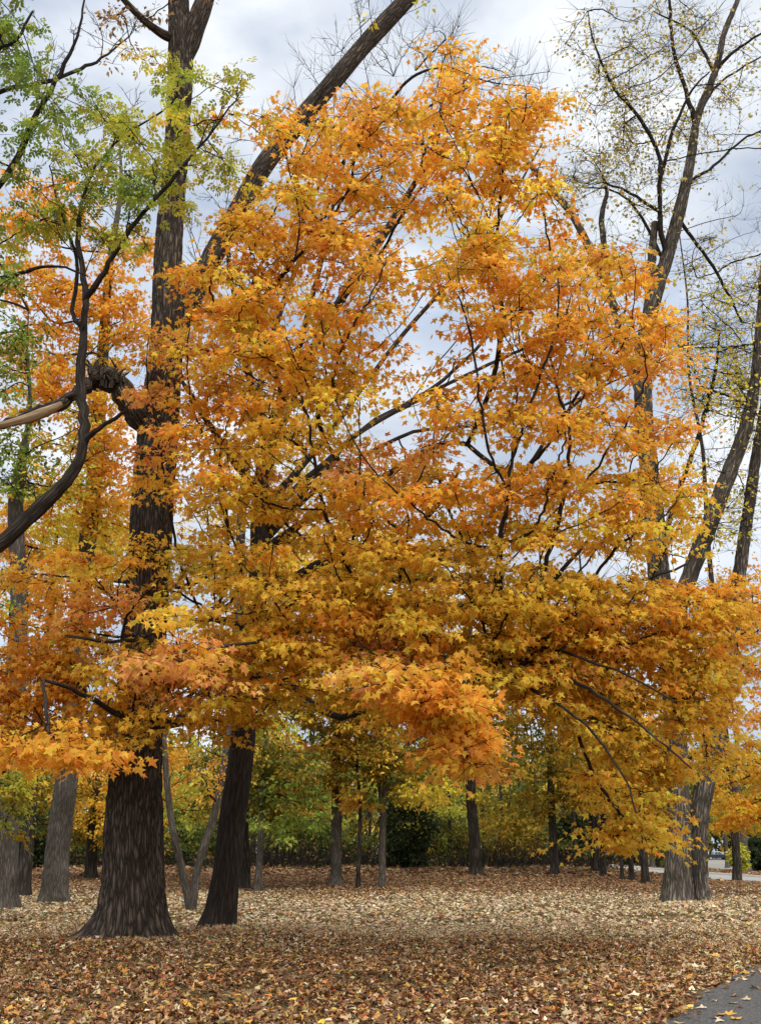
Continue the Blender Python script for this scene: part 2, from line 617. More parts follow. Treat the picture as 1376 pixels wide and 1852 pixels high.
def chains_of(P, par, ns, r_tip, expo=0.42, rmax=0.14):
    n = len(P)
    kids = [[] for _ in range(n)]
    for i in range(ns, n):
        kids[par[i]].append(i)
    order = []
    st = [i for i in range(ns)]
    while st:
        i = st.pop()
        order.append(i)
        st.extend(kids[i])
    cnt = np.ones(n)
    for i in reversed(order):
        for k in kids[i]:
            cnt[i] += cnt[k]
    rad = np.minimum(r_tip * cnt ** expo, rmax)
    out = []
    starts = [(i, k) for i in range(ns) for k in kids[i]]
    while starts:
        p, i = starts.pop()
        ch = [p, i]
        while kids[i]:
            big = max(kids[i], key=lambda q: cnt[q])
            for k in kids[i]:
                if k != big:
                    starts.append((i, k))
            ch.append(big)
            i = big
        r = rad[ch].copy()
        r[0] = r[1]
        out.append((P[ch], r))
    return out


def branch_parts(parent, chains, mat, thick=0.035, max_parts=40, sag=0.05, stick_C=None, stick_r=0.004, stick_s=0.5, nstick=4, part='branch', nsub=4):
    chains = sorted(chains, key=lambda c: -c[1][0])
    tw = Tubes()
    made = 0
    for P, r in chains:
        Q = P.copy()
        if len(Q) > 2:                       # relax the zigzag, keep ends
            for _ in range(2):
                Q[1:-1] = 0.5 * Q[1:-1] + 0.25 * (Q[:-2] + Q[2:])
        n = nsub
        L = np.linalg.norm(np.diff(Q, axis=0), axis=1).sum()
        if len(Q) == 2:
            mid = 0.5 * (Q[0] + Q[1]) + rng.normal(0, 0.05, 3) * L + np.array([0, 0, -sag * L])
            Q = np.array([Q[0], mid, Q[1]])
            r = np.array([r[0], (r[0] + r[1]) / 2, r[1]])
        C = catmull(Q, n)
        R = np.interp(np.linspace(0, 1, len(C)), np.linspace(0, 1, len(r)), r)
        C[1:-1] += rng.normal(0, 0.012, (len(C) - 2, 3)) * min(1.0, L)
        if r[0] > thick and made < max_parts:
            t = Tubes()
            t.add(C, R, 7)
            t.build(part, mat, parent)
            made += 1
        else:
            tw.add(C, R, 5 if r[0] > 0.02 else 3)
    if stick_C is not None and len(stick_C):
        A = np.repeat(stick_C, nstick, axis=0)
        g = rng.normal(0, 1, A.shape) * np.array([1, 1, 0.55])
        tw.sticks(A, A + norm(g) * stick_s * rng.uniform(0.5, 1.2, (len(A), 1)), stick_r * 1.3, stick_r * 0.6, 3)
    tw.build('twigs', M_TWIG, parent, kind='stuff')


def limb_pts(lst, Y):
    """[(px,py,width_px[,dY])] -> points, radii"""
    P, R = [], []
    for q in lst:
        p = at(q[0], q[1], Y + (q[3] if len(q) > 3 else 0.0))
        P.append(p)
        R.append(q[2] * 0.5 * axis_depth(p) / F)
    return np.array(P), np.array(R)


def trunk_mesh(name, P, R, mat, parent, sides=48, n=8, flare=None, rough=0.0, ridges=9.0, base=None, sink=0.25, seed=0):
    """trunk with root flare lobes (angle, reach, sharpness) and carved bark"""
    C = catmull(P, n)
    t = np.linspace(0, 1, len(P))
    R2 = np.interp(np.linspace(0, 1, len(C)), t, R)
    if base is not None:                       # run it into the ground
        C = np.vstack([C[0] - np.array([0, 0, sink]), C])
        R2 = np.concatenate([[R2[0] * 1.03], R2])
    T, N, B = frames(C)
    a = np.linspace(0, 2 * math.pi, sides, endpoint=False)
    h = C[:, 2] - (base if base is not None else C[0, 2])
    rr = R2[:, None] * np.ones(sides)[None]
    # world-side angle of each ring point (0 = +X)
    D = np.cos(a)[None, :, None] * N[:, None] + np.sin(a)[None, :, None] * B[:, None]
    ang = np.arctan2(D[..., 1], D[..., 0])
    if flare:
        for (th, reach, hh, pw) in flare:
            c = np.maximum(0, np.cos(ang - th)) ** pw
            rr = rr + reach * c * np.exp(-np.maximum(h, -0.1) / hh)[:, None]
    ph = rng.uniform(0, 6.28, 3)
    rr = rr * (1 + 0.025 * np.sin(2 * a + ph[0])[None] + 0.02 * np.sin(3 * ang + ph[1] + h[:, None] * 0.8) + 0.015 * np.sin(5 * ang + ph[2] - h[:, None] * 1.3))
    L = np.concatenate([[0], np.cumsum(np.linalg.norm(np.diff(C, axis=0), axis=1))])
    BC = np.stack([R2[:, None] * np.cos(a)[None], R2[:, None] * np.sin(a)[None], np.repeat(L[:, None], sides, 1) + seed * 3.7], -1)
    if rough > 0:
        bc = BC.reshape(-1, 3)
        dsp = np.empty(len(bc))
        for i, (x, y, z) in enumerate(bc):
            w = noise.noise(Vector((x * 3, y * 3, z * 1.1))) * 0.09
            d, _p = noise.voronoi(Vector(((x + w) * ridges, (y + w) * ridges, z * ridges * 0.15)))
            e = d[1] - d[0]
            dsp[i] = min(e / 0.35, 1.0) + 0.25 * noise.noise(Vector((x * 6, y * 6, z * 1.5)))
        rr = rr + rough * (dsp.reshape(rr.shape) - 0.7)
    V = C[:, None] + rr[..., None] * D
    m, k = len(C), sides
    i = np.arange(m - 1)[:, None] * k
    j = np.arange(k)[None]
    j2 = (j + 1) % k
    Fq = np.stack([i + j, i + j2, i + k + j2, i + k + j], -1).reshape(-1, 4)
    V = V.reshape(-1, 3)
    # close the top with a tiny ring collapse
    return mesh_np(name, V, Fq, mat, parent, bark=BC.reshape(-1, 3))


def ellipse_clusters(spec, K, depth_fn):
    """spec rows (cx,cy,rx,ry,density,palette); returns centres, palettes, px"""
    C, pals, px = [], [], []
    for (cx, cy, rx, ry, dn, pal) in spec:
        m = max(1, int(round(dn * rx * ry * math.pi / K + rng.uniform(-0.3, 0.3))))
        for _ in range(m):
            th, rad = rng.uniform(0, 6.28), math.sqrt(rng.uniform(0, 1))
            x, y = cx + rx * rad * math.cos(th), cy + ry * rad * math.sin(th)
            Y = depth_fn(x, y)
            C.append(at(x, y, Y))
            pals.append(pal)
            px.append((x, y))
    return np.array(C), pals, np.array(px)


def finish_crown(parent, res, mat, name='crown', singles=0):
    """join leaves into one crown mesh; the leaves that show largest become single leaf objects"""
    take = None
    if singles:
        allsz = np.concatenate([r[3] / np.maximum((r[0] - CAM) @ _f, 1) for r in res])
        inside = []
        for r in res:
            q = r[0] - CAM
            d = q @ _f
            sx, sy = PW / 2 + q[:, 0] / d * F, PH / 2 - (q @ _u) / d * F
            inside.append((sx > 15) & (sx < PW - 15) & (sy > 15) & (sy < PH - 15))
        score = allsz * np.concatenate(inside)
        thr = np.sort(score)[-singles]
    arr, single = [], []
    for r in res:
        pos, tip, nr, sz, tm, c = r
        if singles:
            q = pos - CAM
            d = q @ _f
            sx, sy = PW / 2 + q[:, 0] / d * F, PH / 2 - (q @ _u) / d * F
            ins = (sx > 15) & (sx < PW - 15) & (sy > 15) & (sy < PH - 15)
            big = (sz / np.maximum(d, 1) * ins) >= thr
            for i in np.nonzero(big)[0]:
                single.append((pos[i], tip[i], nr[i], sz[i], c[i]))
            k = ~big
            pos, tip, nr, sz, c = pos[k], tip[k], nr[k], sz[k], c[k]
        if len(pos):
            arr.append(leaf_arrays(pos, tip, nr, sz, tm, c))
    v, f, c = cat_arrays(arr)
    o = mesh_np(name, v, f, mat, parent, cols=c, smooth=False, kind='stuff')
    for (p, t, n_, s, cc) in single:
        v, f, c = leaf_arrays(np.zeros((1, 3)), t[None], n_[None], np.array([s]), T_MAPLE, cc[None])
        me_o = mesh_np('leaf', v, f, mat, None, cols=c, smooth=False)
        me_o.location = p
        me_o.parent = o
    return o, len(f)


# ================================================================== GROUND
OAK = on_ground(236, 1712)
MAPLE = on_ground(400, 1697)
COTTON = on_ground(1240, 1640)
MOUNDS.extend([(OAK[0], OAK[1], 2.0, 0.14), (MAPLE[0], MAPLE[1], 1.6, 0.10), (COTTON[0] + 0.2, COTTON[1], 1.8, 0.10)])


def ground_mat():
    m, nt, out = new_mat('lawn_soil')
    N, L = nt.nodes.new, nt.links.new
    tc = N('ShaderNodeTexCoord')
    big = N('ShaderNodeTexNoise')
    big.inputs['Scale'].default_value = 0.35
    big.inputs['Detail'].default_value = 5
    fine = N('ShaderNodeTexVoronoi')
    fine.inputs['Scale'].default_value = 9.0
    mid = N('ShaderNodeTexNoise')
    mid.inputs['Scale'].default_value = 5.0
    mid.inputs['Detail'].default_value = 8
    mid.inputs['Roughness'].default_value = 0.7
    c1 = N('ShaderNodeValToRGB')                       # leaf chips
    e = c1.color_ramp.elements
    e[0].position, e[0].color = 0.0, (0.05, 0.035, 0.022, 1)
    e[1].position, e[1].color = 1.0, (0.34, 0.235, 0.13, 1)
    e.new(0.35).color = (0.12, 0.07, 0.035, 1)
    e.new(0.6).color = (0.24, 0.145, 0.07, 1)
    c2 = N('ShaderNodeMixRGB')
    c2.inputs['Color2'].default_value = (0.06, 0.065, 0.025, 1)
    rb = N('ShaderNodeValToRGB')
    rb.color_ramp.elements[0].position = 0.5
    rb.color_ramp.elements[0].color = (0, 0, 0, 1)
    rb.color_ramp.elements[1].position = 0.72
    rb.color_ramp.elements[1].color = (0.8, 0.8, 0.8, 1)
    pr = N('ShaderNodeBsdfPrincipled')
    pr.inputs['Roughness'].default_value = 0.9
    pr.inputs['Specular IOR Level'].default_value = 0.1
    bp = N('ShaderNodeBump')
    bp.inputs['Strength'].default_value = 0.8
    bp.inputs['Distance'].default_value = 0.06
    sep = N('ShaderNodeSeparateColor')
    L(tc.outputs['Object'], big.inputs['Vector'])
    L(tc.outputs['Object'], mid.inputs['Vector'])
    L(tc.outputs['Object'], fine.inputs['Vector'])
    L(fine.outputs['Color'], sep.inputs['Color'])
    L(sep.outputs['Red'], c1.inputs['Fac'])
    L(c1.outputs['Color'], c2.inputs['Color1'])
    L(big.outputs['Fac'], rb.inputs['Fac'])
    L(rb.outputs['Color'], c2.inputs['Fac'])
    L(mid.outputs['Fac'], bp.inputs['Height'])
    L(bp.outputs['Normal'], pr.inputs['Normal'])
    L(c2.outputs['Color'], pr.inputs['Base Color'])
    L(pr.outputs['BSDF'], out.inputs['Surface'])
    return m


def sheet(name, xs, ys, mat, zoff=0.0):
    X, Y = np.meshgrid(xs, ys)
    Z = ground_z(X, Y) + zoff
    V = np.stack([X, Y, Z], -1).reshape(-1, 3)
    k = len(xs)
    i = np.arange(len(ys) - 1)[:, None] * k
    j = np.arange(k - 1)[None]
    Fq = np.stack([i + j, i + j + 1, i + k + j + 1, i + k + j], -1).reshape(-1, 4)
    return mesh_np(name, V, Fq, mat)


xs = np.concatenate([-np.geomspace(900, 17, 40), np.linspace(-16, 16, 97), np.geomspace(17, 900, 40)])
ys = np.concatenate([np.linspace(-120, 5, 12), np.linspace(6, 46, 121), np.geomspace(47, 1800, 90)])
g = sheet('ground', xs, ys, ground_mat())
g['kind'] = 'structure'


def asphalt_mat(name, c0, c1):
    m, nt, out = new_mat(name)
    N, L = nt.nodes.new, nt.links.new
    tc = N('ShaderNodeTexCoord')
    n1 = N('ShaderNodeTexNoise')
    n1.inputs['Scale'].default_value = 30
    n1.inputs['Detail'].default_value = 4
    n1.inputs['Roughness'].default_value = 0.8
    n2 = N('ShaderNodeTexNoise')
    n2.inputs['Scale'].default_value = 0.9
    n2.inputs['Detail'].default_value = 5
    rp = N('ShaderNodeValToRGB')
    rp.color_ramp.elements[0].position = 0.38
    rp.color_ramp.elements[0].color = (*c0, 1)
    rp.color_ramp.elements[1].position = 0.62
    rp.color_ramp.elements[1].color = (*c1, 1)
    r2 = N('ShaderNodeMapRange')
    r2.inputs['To Min'].default_value = 0.7
    r2.inputs['To Max'].default_value = 1.3
    sc = N('ShaderNodeVectorMath')
    sc.operation = 'SCALE'
    pr = N('ShaderNodeBsdfPrincipled')
    pr.inputs['Roughness'].default_value = 0.85
    bp = N('ShaderNodeBump')
    bp.inputs['Strength'].default_value = 0.6
    bp.inputs['Distance'].default_value = 0.008
    L(tc.outputs['Object'], n1.inputs['Vector'])
    L(tc.outputs['Object'], n2.inputs['Vector'])
    L(n1.outputs['Fac'], rp.inputs['Fac'])
    L(n2.outputs['Fac'], r2.inputs['Value'])
    L(rp.outputs['Color'], sc.inputs[0])
    L(r2.outputs['Result'], sc.inputs['Scale'])
    L(n1.outputs['Fac'], bp.inputs['Height'])
    L(sc.outputs['Vector'], pr.inputs['Base Color'])
    L(bp.outputs['Normal'], pr.inputs['Normal'])
    L(pr.outputs['BSDF'], out.inputs['Surface'])
    return m


def strip(name, left, right, mat, zoff, seg=40, kind='structure', thick=None):
    Lp, Rp = catmull(np.asarray(left, float), seg), catmull(np.asarray(right, float), seg)
    n = min(len(Lp), len(Rp))
    k = 9
    t = np.linspace(0, 1, k)[None, :, None]
    V = Lp[:n, None] * (1 - t) + Rp[:n, None] * t
    V[..., 2] = ground_z(V[..., 0], V[..., 1]) + zoff
    V = V.reshape(-1, 3)
    i = np.arange(n - 1)[:, None] * k
    j = np.arange(k - 1)[None]
    Fq = np.stack([i + j, i + j + 1, i + k + j + 1, i + k + j], -1).reshape(-1, 4)
    o = mesh_np(name, V, Fq, mat)
    o['kind'] = kind
    return o


# asphalt footpath at the lower right
pa, pb = on_ground(1212, 1852)[:2], on_ground(1376, 1733)[:2]
pdir = (pb - pa) / np.linalg.norm(pb - pa)
pn = np.array([pdir[1], -pdir[0]])


def path_edge(t, off):
    bend = 0.002 * t * t * (1 if t > 0 else 0.3)
    if off == 0:
        bend += .05 * math.sin(t * 2.3) + .04 * math.sin(t * 5.1 + 1)
    p = pa + pdir * t + pn * (off + bend)
    return [p[0], p[1], 0]


ts = np.concatenate([[-30, -16, -8], np.arange(-3, 12, .4), [14, 22, 34.0]])
M_ASPH = asphalt_mat('path_asphalt', (0.012, 0.012, 0.012), (0.125, 0.12, 0.114))
strip('path', [path_edge(t, 0) for t in ts], [path_edge(t, 2.6) for t in ts], M_ASPH, 0.05, 8)


def path_side(x, y):
    """signed distance to the path's near edge, positive on the asphalt"""
    q = np.stack([np.asarray(x) - pa[0], np.asarray(y) - pa[1]], -1)
    t = q @ pdir
    bend = 0.002 * t * t * np.where(t > 0, 1, 0.3)
    return q @ pn - bend


# park road, verge kerb and drive in the distance on the right
r0, r1, r2_ = on_ground(1420, 1604)[:2], on_ground(1290, 1591)[:2], on_ground(1185, 1580)[:2]
rdir = (r2_ - r0) / np.linalg.norm(r2_ - r0)
rn = np.array([rdir[1], -rdir[0]])
if rn[1] < 0:
    rn = -rn
rL = [r0 - rdir * 90, r0 - rdir * 30, r0, r1, r2_, r2_ + rdir * 40, r2_ + rdir * 110]
M_ROAD = asphalt_mat('road_asphalt', (0.22, 0.215, 0.205), (0.34, 0.33, 0.31))
strip('road', [[p[0], p[1], 0] for p in rL], [[*(p + rn * 9.0), 0] for p in rL], M_ROAD, 0.03, 8)
M_KERB = plain_mat('kerb_concrete', (0.42, 0.40, 0.36), 0.85)


def kerb(off, name):
    a, b = [], []
    V, Fq = [], []
    pts = catmull(np.array([[*(p + rn * off), 0] for p in rL]), 8)
    for p in pts:
        z = float(ground_z(p[0], p[1]))
        q = p[:2] + rn * 0.28
        V += [[p[0], p[1], z - 0.1], [p[0], p[1], z + 0.15], [q[0], q[1], z + 0.15], [q[0], q[1], z - 0.1]]
    for i in range(len(pts) - 1):
        b = i * 4
        for j in range(3):
            Fq.append([b + j, b + j + 1, b + j + 5, b + j + 4])
    o = mesh_np(name, V, Fq, M_KERB, smooth=False)
    o['kind'] = 'structure'


kerb(9.0, 'kerb')
d0 = r1 + rn * 9.3
M_DRIVE = asphalt_mat('drive_gravel', (0.2, 0.19, 0.17), (0.31, 0.29, 0.26))
dL = [[*(d0 + np.array([-2.5, -1.0])), 0], [*on_ground(1262, 1566)[:2], 0], [*on_ground(1262, 1557)[:2], 0], [*on_ground(1240, 1552)[:2], 0]]
dR = [[*(d0 + np.array([7.0, -1.0])), 0], [*on_ground(1318, 1566)[:2], 0], [*on_ground(1345, 1557)[:2], 0], [*on_ground(1376, 1552)[:2], 0]]
strip('drive', dL, dR, M_DRIVE, 0.02, 8)


# ================================================================== BIG OAK (left)
def trunk_rows(rows, Y):
    """rows (y, left px, right px) -> points, radii"""
    return limb_pts([((l + r) / 2, y, r - l) for (y, l, r) in rows], Y)


oakY = OAK[1]
rows = [(1712, 196, 296), (1680, 192, 300), (1640, 190, 300), (1590, 189, 299), (1500, 189, 297), (1400, 198, 293), (1300, 208, 294), (1200, 216, 298),
        (1100, 225, 303), (1000, 232, 309), (900, 239, 316), (820, 246, 322), (760, 254, 326), (700, 262, 328), (600, 272, 330), (450, 280, 330), (300, 296, 340),
        (200, 302, 346), (120, 304, 350), (60, 305, 347), (-40, 303, 338), (-200, 300, 326), (-400, 303, 318)]
P, R = trunk_rows(rows, oakY)
oz = float(ground_z(*OAK[:2]))
oak = thing('oak_tree', 'huge dark oak with deeply furrowed trunk, flared roots and a broken hanging limb', 'tree', (OAK[0], OAK[1], oz))
trunk_mesh('trunk', P, R, M_OAK, oak, 168, 19, [(math.pi, 0.86, 0.30, 5), (math.pi * 1.32, 0.35, 0.5, 5), (math.pi * 1.62, 0.2, 0.4, 6), (-0.25, 0.30, 0.24, 3),
                                                (math.pi / 2, 0.4, 0.5, 3), (2.4, 0.3, 0.5, 5)], 0.034, 17, oz, 0.3, 1)


def limb(parent, pts, Y, mat, name='limb', sides=20, n=6, wob=0.03, jit=0.0):
    P, R = limb_pts(pts, Y)
    C = catmull(P, n)
    if jit:
        C[1:-1] += jit * (rng.normal(0, 1, (len(C) - 2, 3)) + 0.9 * np.sin(np.arange(1, len(C) - 1) * .6 + rng.uniform(0, 6))[:, None] * norm(rng.normal(0, 1, 3)))
    R2 = np.interp(np.linspace(0, 1, len(C)), np.linspace(0, 1, len(R)), R)
    t = Tubes()
    t.add(C, R2, sides, wob=wob)
    t.build(name, mat, parent)
    return C


limb_a = limb(oak, [(292, 690, 36), (320, 600, 38, .1), (372, 490, 38, .3), (425, 390, 36, .5), (480, 295, 35, .8), (545, 215, 34, 1.0), (605, 145, 33, 1.2), (665, 75, 31, 1.4), (735, 0, 30, 1.6),
                    (800, -70, 26, 2), (870, -180, 18, 2.4)], oakY, M_OAK)
limb_b = limb(oak, [(326, 130, 26), (344, 80, 34), (360, 30, 34), (377, -20, 32), (400, -110, 28), (420, -250, 20)], oakY, M_OAK)
limb_c = limb(oak, [(318, 70, 20), (295, 62, 17, -.2), (262, 38, 13, -.5), (232, 8, 11, -.8), (200, -30, 9, -1.1)], oakY, M_OAK, n=4, sides=10)
limb_d = limb(oak, [(275, 770, 46), (245, 742, 44, -.2), (218, 705, 44, -.4), (190, 682, 40, -.5), (168, 684, 30, -.6)], oakY, M_OAK, 'broken_limb', 24, 6, .10, .03)
hang = limb(oak, [(186, 680, 20, -.55), (165, 694, 22, -.6), (130, 716, 22, -.8), (90, 740, 24, -1.0), (45, 757, 20, -1.2), (0, 768, 14, -1.4), (-40, 776, 8, -1.6)], oakY, M_OAK, 'hanging_limb', 14, 6, .10, .025)
limb(oak, [(112, 731, 11, -1.02), (80, 746, 20, -1.17), (50, 757, 18, -1.34), (15, 766, 14, -1.48), (-30, 775, 8, -1.66)], oakY, M_PALEWOOD, 'bare_wood', 10, wob=0.02)
tb = Tubes()
for i in range(46):
    a0 = at(rng.uniform(164, 226), rng.uniform(664, 690), oakY - .5 + rng.uniform(-.3, .3))
    a1 = a0 + np.array([rng.normal(-.04, .12), rng.normal(0, .08), rng.uniform(-.02, .26)])
    r_ = rng.uniform(.02, .055)
    tb.add(np.array([a0 - [0, 0, .16], a0, (a0 + a1) / 2 + rng.normal(0, .015, 3), a1]), [r_, r_ * .9, r_ * .55, .004], 5)
for i in range(12):
    a0 = at(rng.uniform(160, 190), rng.uniform(684, 700), oakY - .6 + rng.uniform(-.15, .15))
    a1 = a0 + np.array([rng.normal(-.12, .1), rng.normal(0, .06), -rng.uniform(.1, .4)])
    tb.add(np.array([a0, (a0 + a1) / 2, a1]), [.03, .02, .004], 5)
tb.build('splinters', M_OAK, oak, kind='stuff')
tb = Tubes()
for i in range(5):
    x = rng.uniform(222, 240)
    a0, a1 = at(x - 8, 700, oakY - .92), at(x + 12, 745, oakY - .72)
    tb.add(np.array([a0, (a0 + a1) / 2, a1]), [.006, .014, .004], 5)
tb.build('exposed_wood', M_PALEWOOD, oak)
limb_e = limb(oak, [(256, 760, 20, -.2), (262, 720, 14, -.4), (272, 690, 11, -.5), (285, 655, 8, -.6), (300, 600, 6, -.7)], oakY, M_OAK, n=4, sides=8)
# sparse brown leaves high in the oak
C, pals, _ = ellipse_clusters([(270, 40, 50, 40, 1.0, BROWN), (225, 20, 40, 40, 1.1, BROWN), (250, 85, 45, 25, .7, BROWN), (760, 12, 30, 14, .8, YELLOW), (675, 38, 14, 10, .6, YELLOW),
                               (230, 130, 40, 20, .35, BROWN), (350, -60, 140, 60, .5, BROWN), (560, -120, 160, 80, .4, BROWN)], 1500, lambda x, y: oakY - .8 + rng.uniform(-.6, .6))
seeds = np.vstack([limb_c[4:], limb_a[-30:], limb_b[-16:]])
Pn, par, ns = grow(seeds, np.zeros(len(seeds)), C, 0.2)
branch_parts(oak, chains_of(Pn, par, ns, 0.008), M_OAK, 0.03, 10, stick_C=C, stick_s=.4)
finish_crown(oak, cluster_leaves(C, np.full(len(C), .38), 16, .13, pals, [T_OVAL] * len(C)), M_LEAF)

# bare twigs along the great limb
def bare_twigs(name_parent, base_pts, n, length, mat=M_TWIG, updir=(0, 0, 1), r=0.012):
    t = Tubes()
    for i in range(n):
        b = base_pts[rng.integers(0, len(base_pts))]
        d = norm(np.array(updir) * 1.0 + rng.normal(0, .45, 3))
        L = length * rng.uniform(.5, 1.2)
        mid = b + d * L * .5 + rng.normal(0, .04, 3)
        end = b + d * L + rng.normal(0, .1, 3)
        C = catmull(np.array([b, mid, end]), 4)
        t.add(C, np.linspace(r, .003, len(C)), 4)
        for q in range(6):
            f = rng.uniform(.25, .95)
            p0 = C[int(f * (len(C) - 1))]
            dd = norm(d + rng.normal(0, .55, 3))
            l2 = L * .38 * rng.uniform(.5, 1.1)
            p1 = p0 + dd * l2
            t.add(np.array([p0, (p0 + p1) / 2 + rng.normal(0, .02, 3), p1]), [.006, .005, .0025], 3)
            A = p0 + (p1 - p0) * rng.uniform(.2, .9, (4, 1))
            t.sticks(A, A + norm(dd + rng.normal(0, .6, (4, 3))) * l2 * .45, .004, .002)
    return t


sel = limb_a[(limb_a[:, 2] > 12)]
bare_twigs(oak, sel, 26, 1.7).build('bare_twigs', M_TWIG, oak, kind='stuff')

# ================================================================== THE ORANGE MAPLE
mY = MAPLE[1]
mz = float(ground_z(*MAPLE[:2]))
maple = thing('maple_tree', 'large orange maple whose low branches droop over the leafy ground beside the oak', 'tree', (MAPLE[0], MAPLE[1], mz))
rows = [(1700, 370, 428), (1680, 372, 427), (1640, 378, 430), (1560, 388, 438), (1480, 396, 446), (1400, 408, 456), (1330, 416, 462), (1250, 424, 464), (1150, 438, 474), (1080, 448, 483), (980, 452, 488),
        (900, 455, 486), (840, 464, 488), (780, 474, 492)]
P, R = trunk_rows(rows, mY)
mt = trunk_mesh('trunk', P, R, M_MAPLE, maple, 72, 10, [(math.pi, 0.20, 0.4, 2), (-.2, .06, .3, 3), (4.3, .12, .3, 4), (math.pi / 2, .25, .4, 3)], 0.014, 11, mz, .3, 2)
mtrunk = catmull(P, 6)
ML = []
for pts in [
    [(484, 860, 24), (500, 740, 17, .1), (560, 640, 15, .4), (640, 500, 13, .8), (720, 380, 11, 1), (790, 250, 8, 1), (800, 130, 4, 1)],
    [(482, 830, 22), (470, 740, 16, -.2), (440, 640, 13, -.5), (425, 540, 10, -.6), (415, 430, 7, -.6), (470, 320, 4, -.4)],
    [(484, 800, 20), (520, 700, 14, -.2), (560, 560, 11, -.3), (590, 430, 8, -.3), (620, 300, 6, -.2), (640, 210, 3)],
    [(478, 900, 20), (420, 830, 14, -.8), (375, 760, 10, -1.5), (330, 690, 7, -2)],
    [(476, 960, 18), (560, 880, 11, -.5), (640, 790, 9, -.2), (760, 720, 8, .5), (880, 660, 6, 1.2), (1000, 610, 5, 1.8), (1120, 560, 3, 2)],
    [(478, 940, 16), (570, 850, 10, .4), (680, 760, 8, 1.0), (800, 690, 7, 1.8), (930, 560, 5, 2.4), (1040, 480, 3, 2.6)],
    [(476, 980, 14), (580, 880, 9, .2), (720, 790, 7, .8), (860, 770, 6, 1.4), (1000, 740, 5, 1.8), (1130, 680, 3, 2)],
    [(482, 850, 14), (540, 700, 9, .6), (610, 560, 7, 1.2), (690, 440, 6, 1.6), (770, 330, 4, 1.8), (850, 220, 3, 1.8)],
    [(478, 920, 18), (590, 790, 10, .6), (700, 640, 8, 1.5), (820, 500, 7, 2), (900, 400, 5, 2.3), (980, 260, 3, 2.4)],
    [(474, 1000, 20), (560, 940, 15, -1), (680, 870, 12, -2), (820, 800, 9, -2.6), (930, 860, 9, -3), (1010, 760, 6, -3.2), (1080, 700, 4, -3.4)],
    [(468, 1060, 24), (560, 1075, 19, -1.5), (700, 1085, 16, -3), (820, 1098, 14, -4.2), (930, 1100, 12, -5), (990, 1060, 9, -5.2), (1060, 980, 6, -5)],
    [(462, 1120, 24), (560, 1090, 18, -1), (700, 1050, 14, -2), (830, 1060, 12, -3.5), (900, 1140, 9, -5)],
    [(458, 1160, 24), (540, 1170, 18, -1.2), (700, 1180, 14, -3), (860, 1175, 10, -4.6), (1000, 1212, 8, -5.8), (1100, 1270, 6, -6.5), (1190, 1340, 4, -7.0), (1250, 1390, 3, -7.2)],
    [(780, 1182, 9, -3.8), (920, 1225, 7, -5.6), (1040, 1295, 5, -7.0), (1120, 1390, 4, -8), (1150, 1470, 3, -8.4)],
    [(620, 1178, 9, -2.1), (780, 1150, 7, -3.6), (960, 1165, 6, -5.4), (1110, 1210, 4, -6.8), (1220, 1270, 3, -7.4)],
    [(452, 1220, 20), (520, 1240, 15, -1), (600, 1295, 13, -2.2), (680, 1280, 10, -3.4), (780, 1260, 8, -5), (850, 1310, 5, -6)],
    [(450, 1200, 20), (380, 1240, 15, -1.2), (320, 1300, 13, -2.5), (240, 1300, 12, -3.8), (160, 1260, 9, -5), (80, 1230, 6, -6)],
    [(458, 1140, 18), (400, 1120, 13, -1.5), (320, 1130, 10, -3.2), (220, 1160, 7, -4.6), (120, 1150, 5, -5.6)],
    [(470, 1010, 18), (400, 1030, 12, .8), (330, 1060, 9, 1.5), (220, 1050, 7, 2), (100, 1030, 5, 2.4)],
    [(470, 1080, 20), (600, 1010, 14, -.6), (720, 985, 13, -1.6), (800, 900, 9, -2.4), (830, 850, 5, -2.6)],
    [(460, 1150, 20), (600, 1130, 16, .6), (780, 1100, 13, 1.2), (960, 1080, 10, 1.6), (1120, 1060, 7, 1.6), (1240, 1020, 4, 1.4)],
]:
    ML.append(limb(maple, pts, mY, M_MAPLE if pts[0][2] > 12 else M_TWIG, 'limb', 10, 5, 0.04, .012))

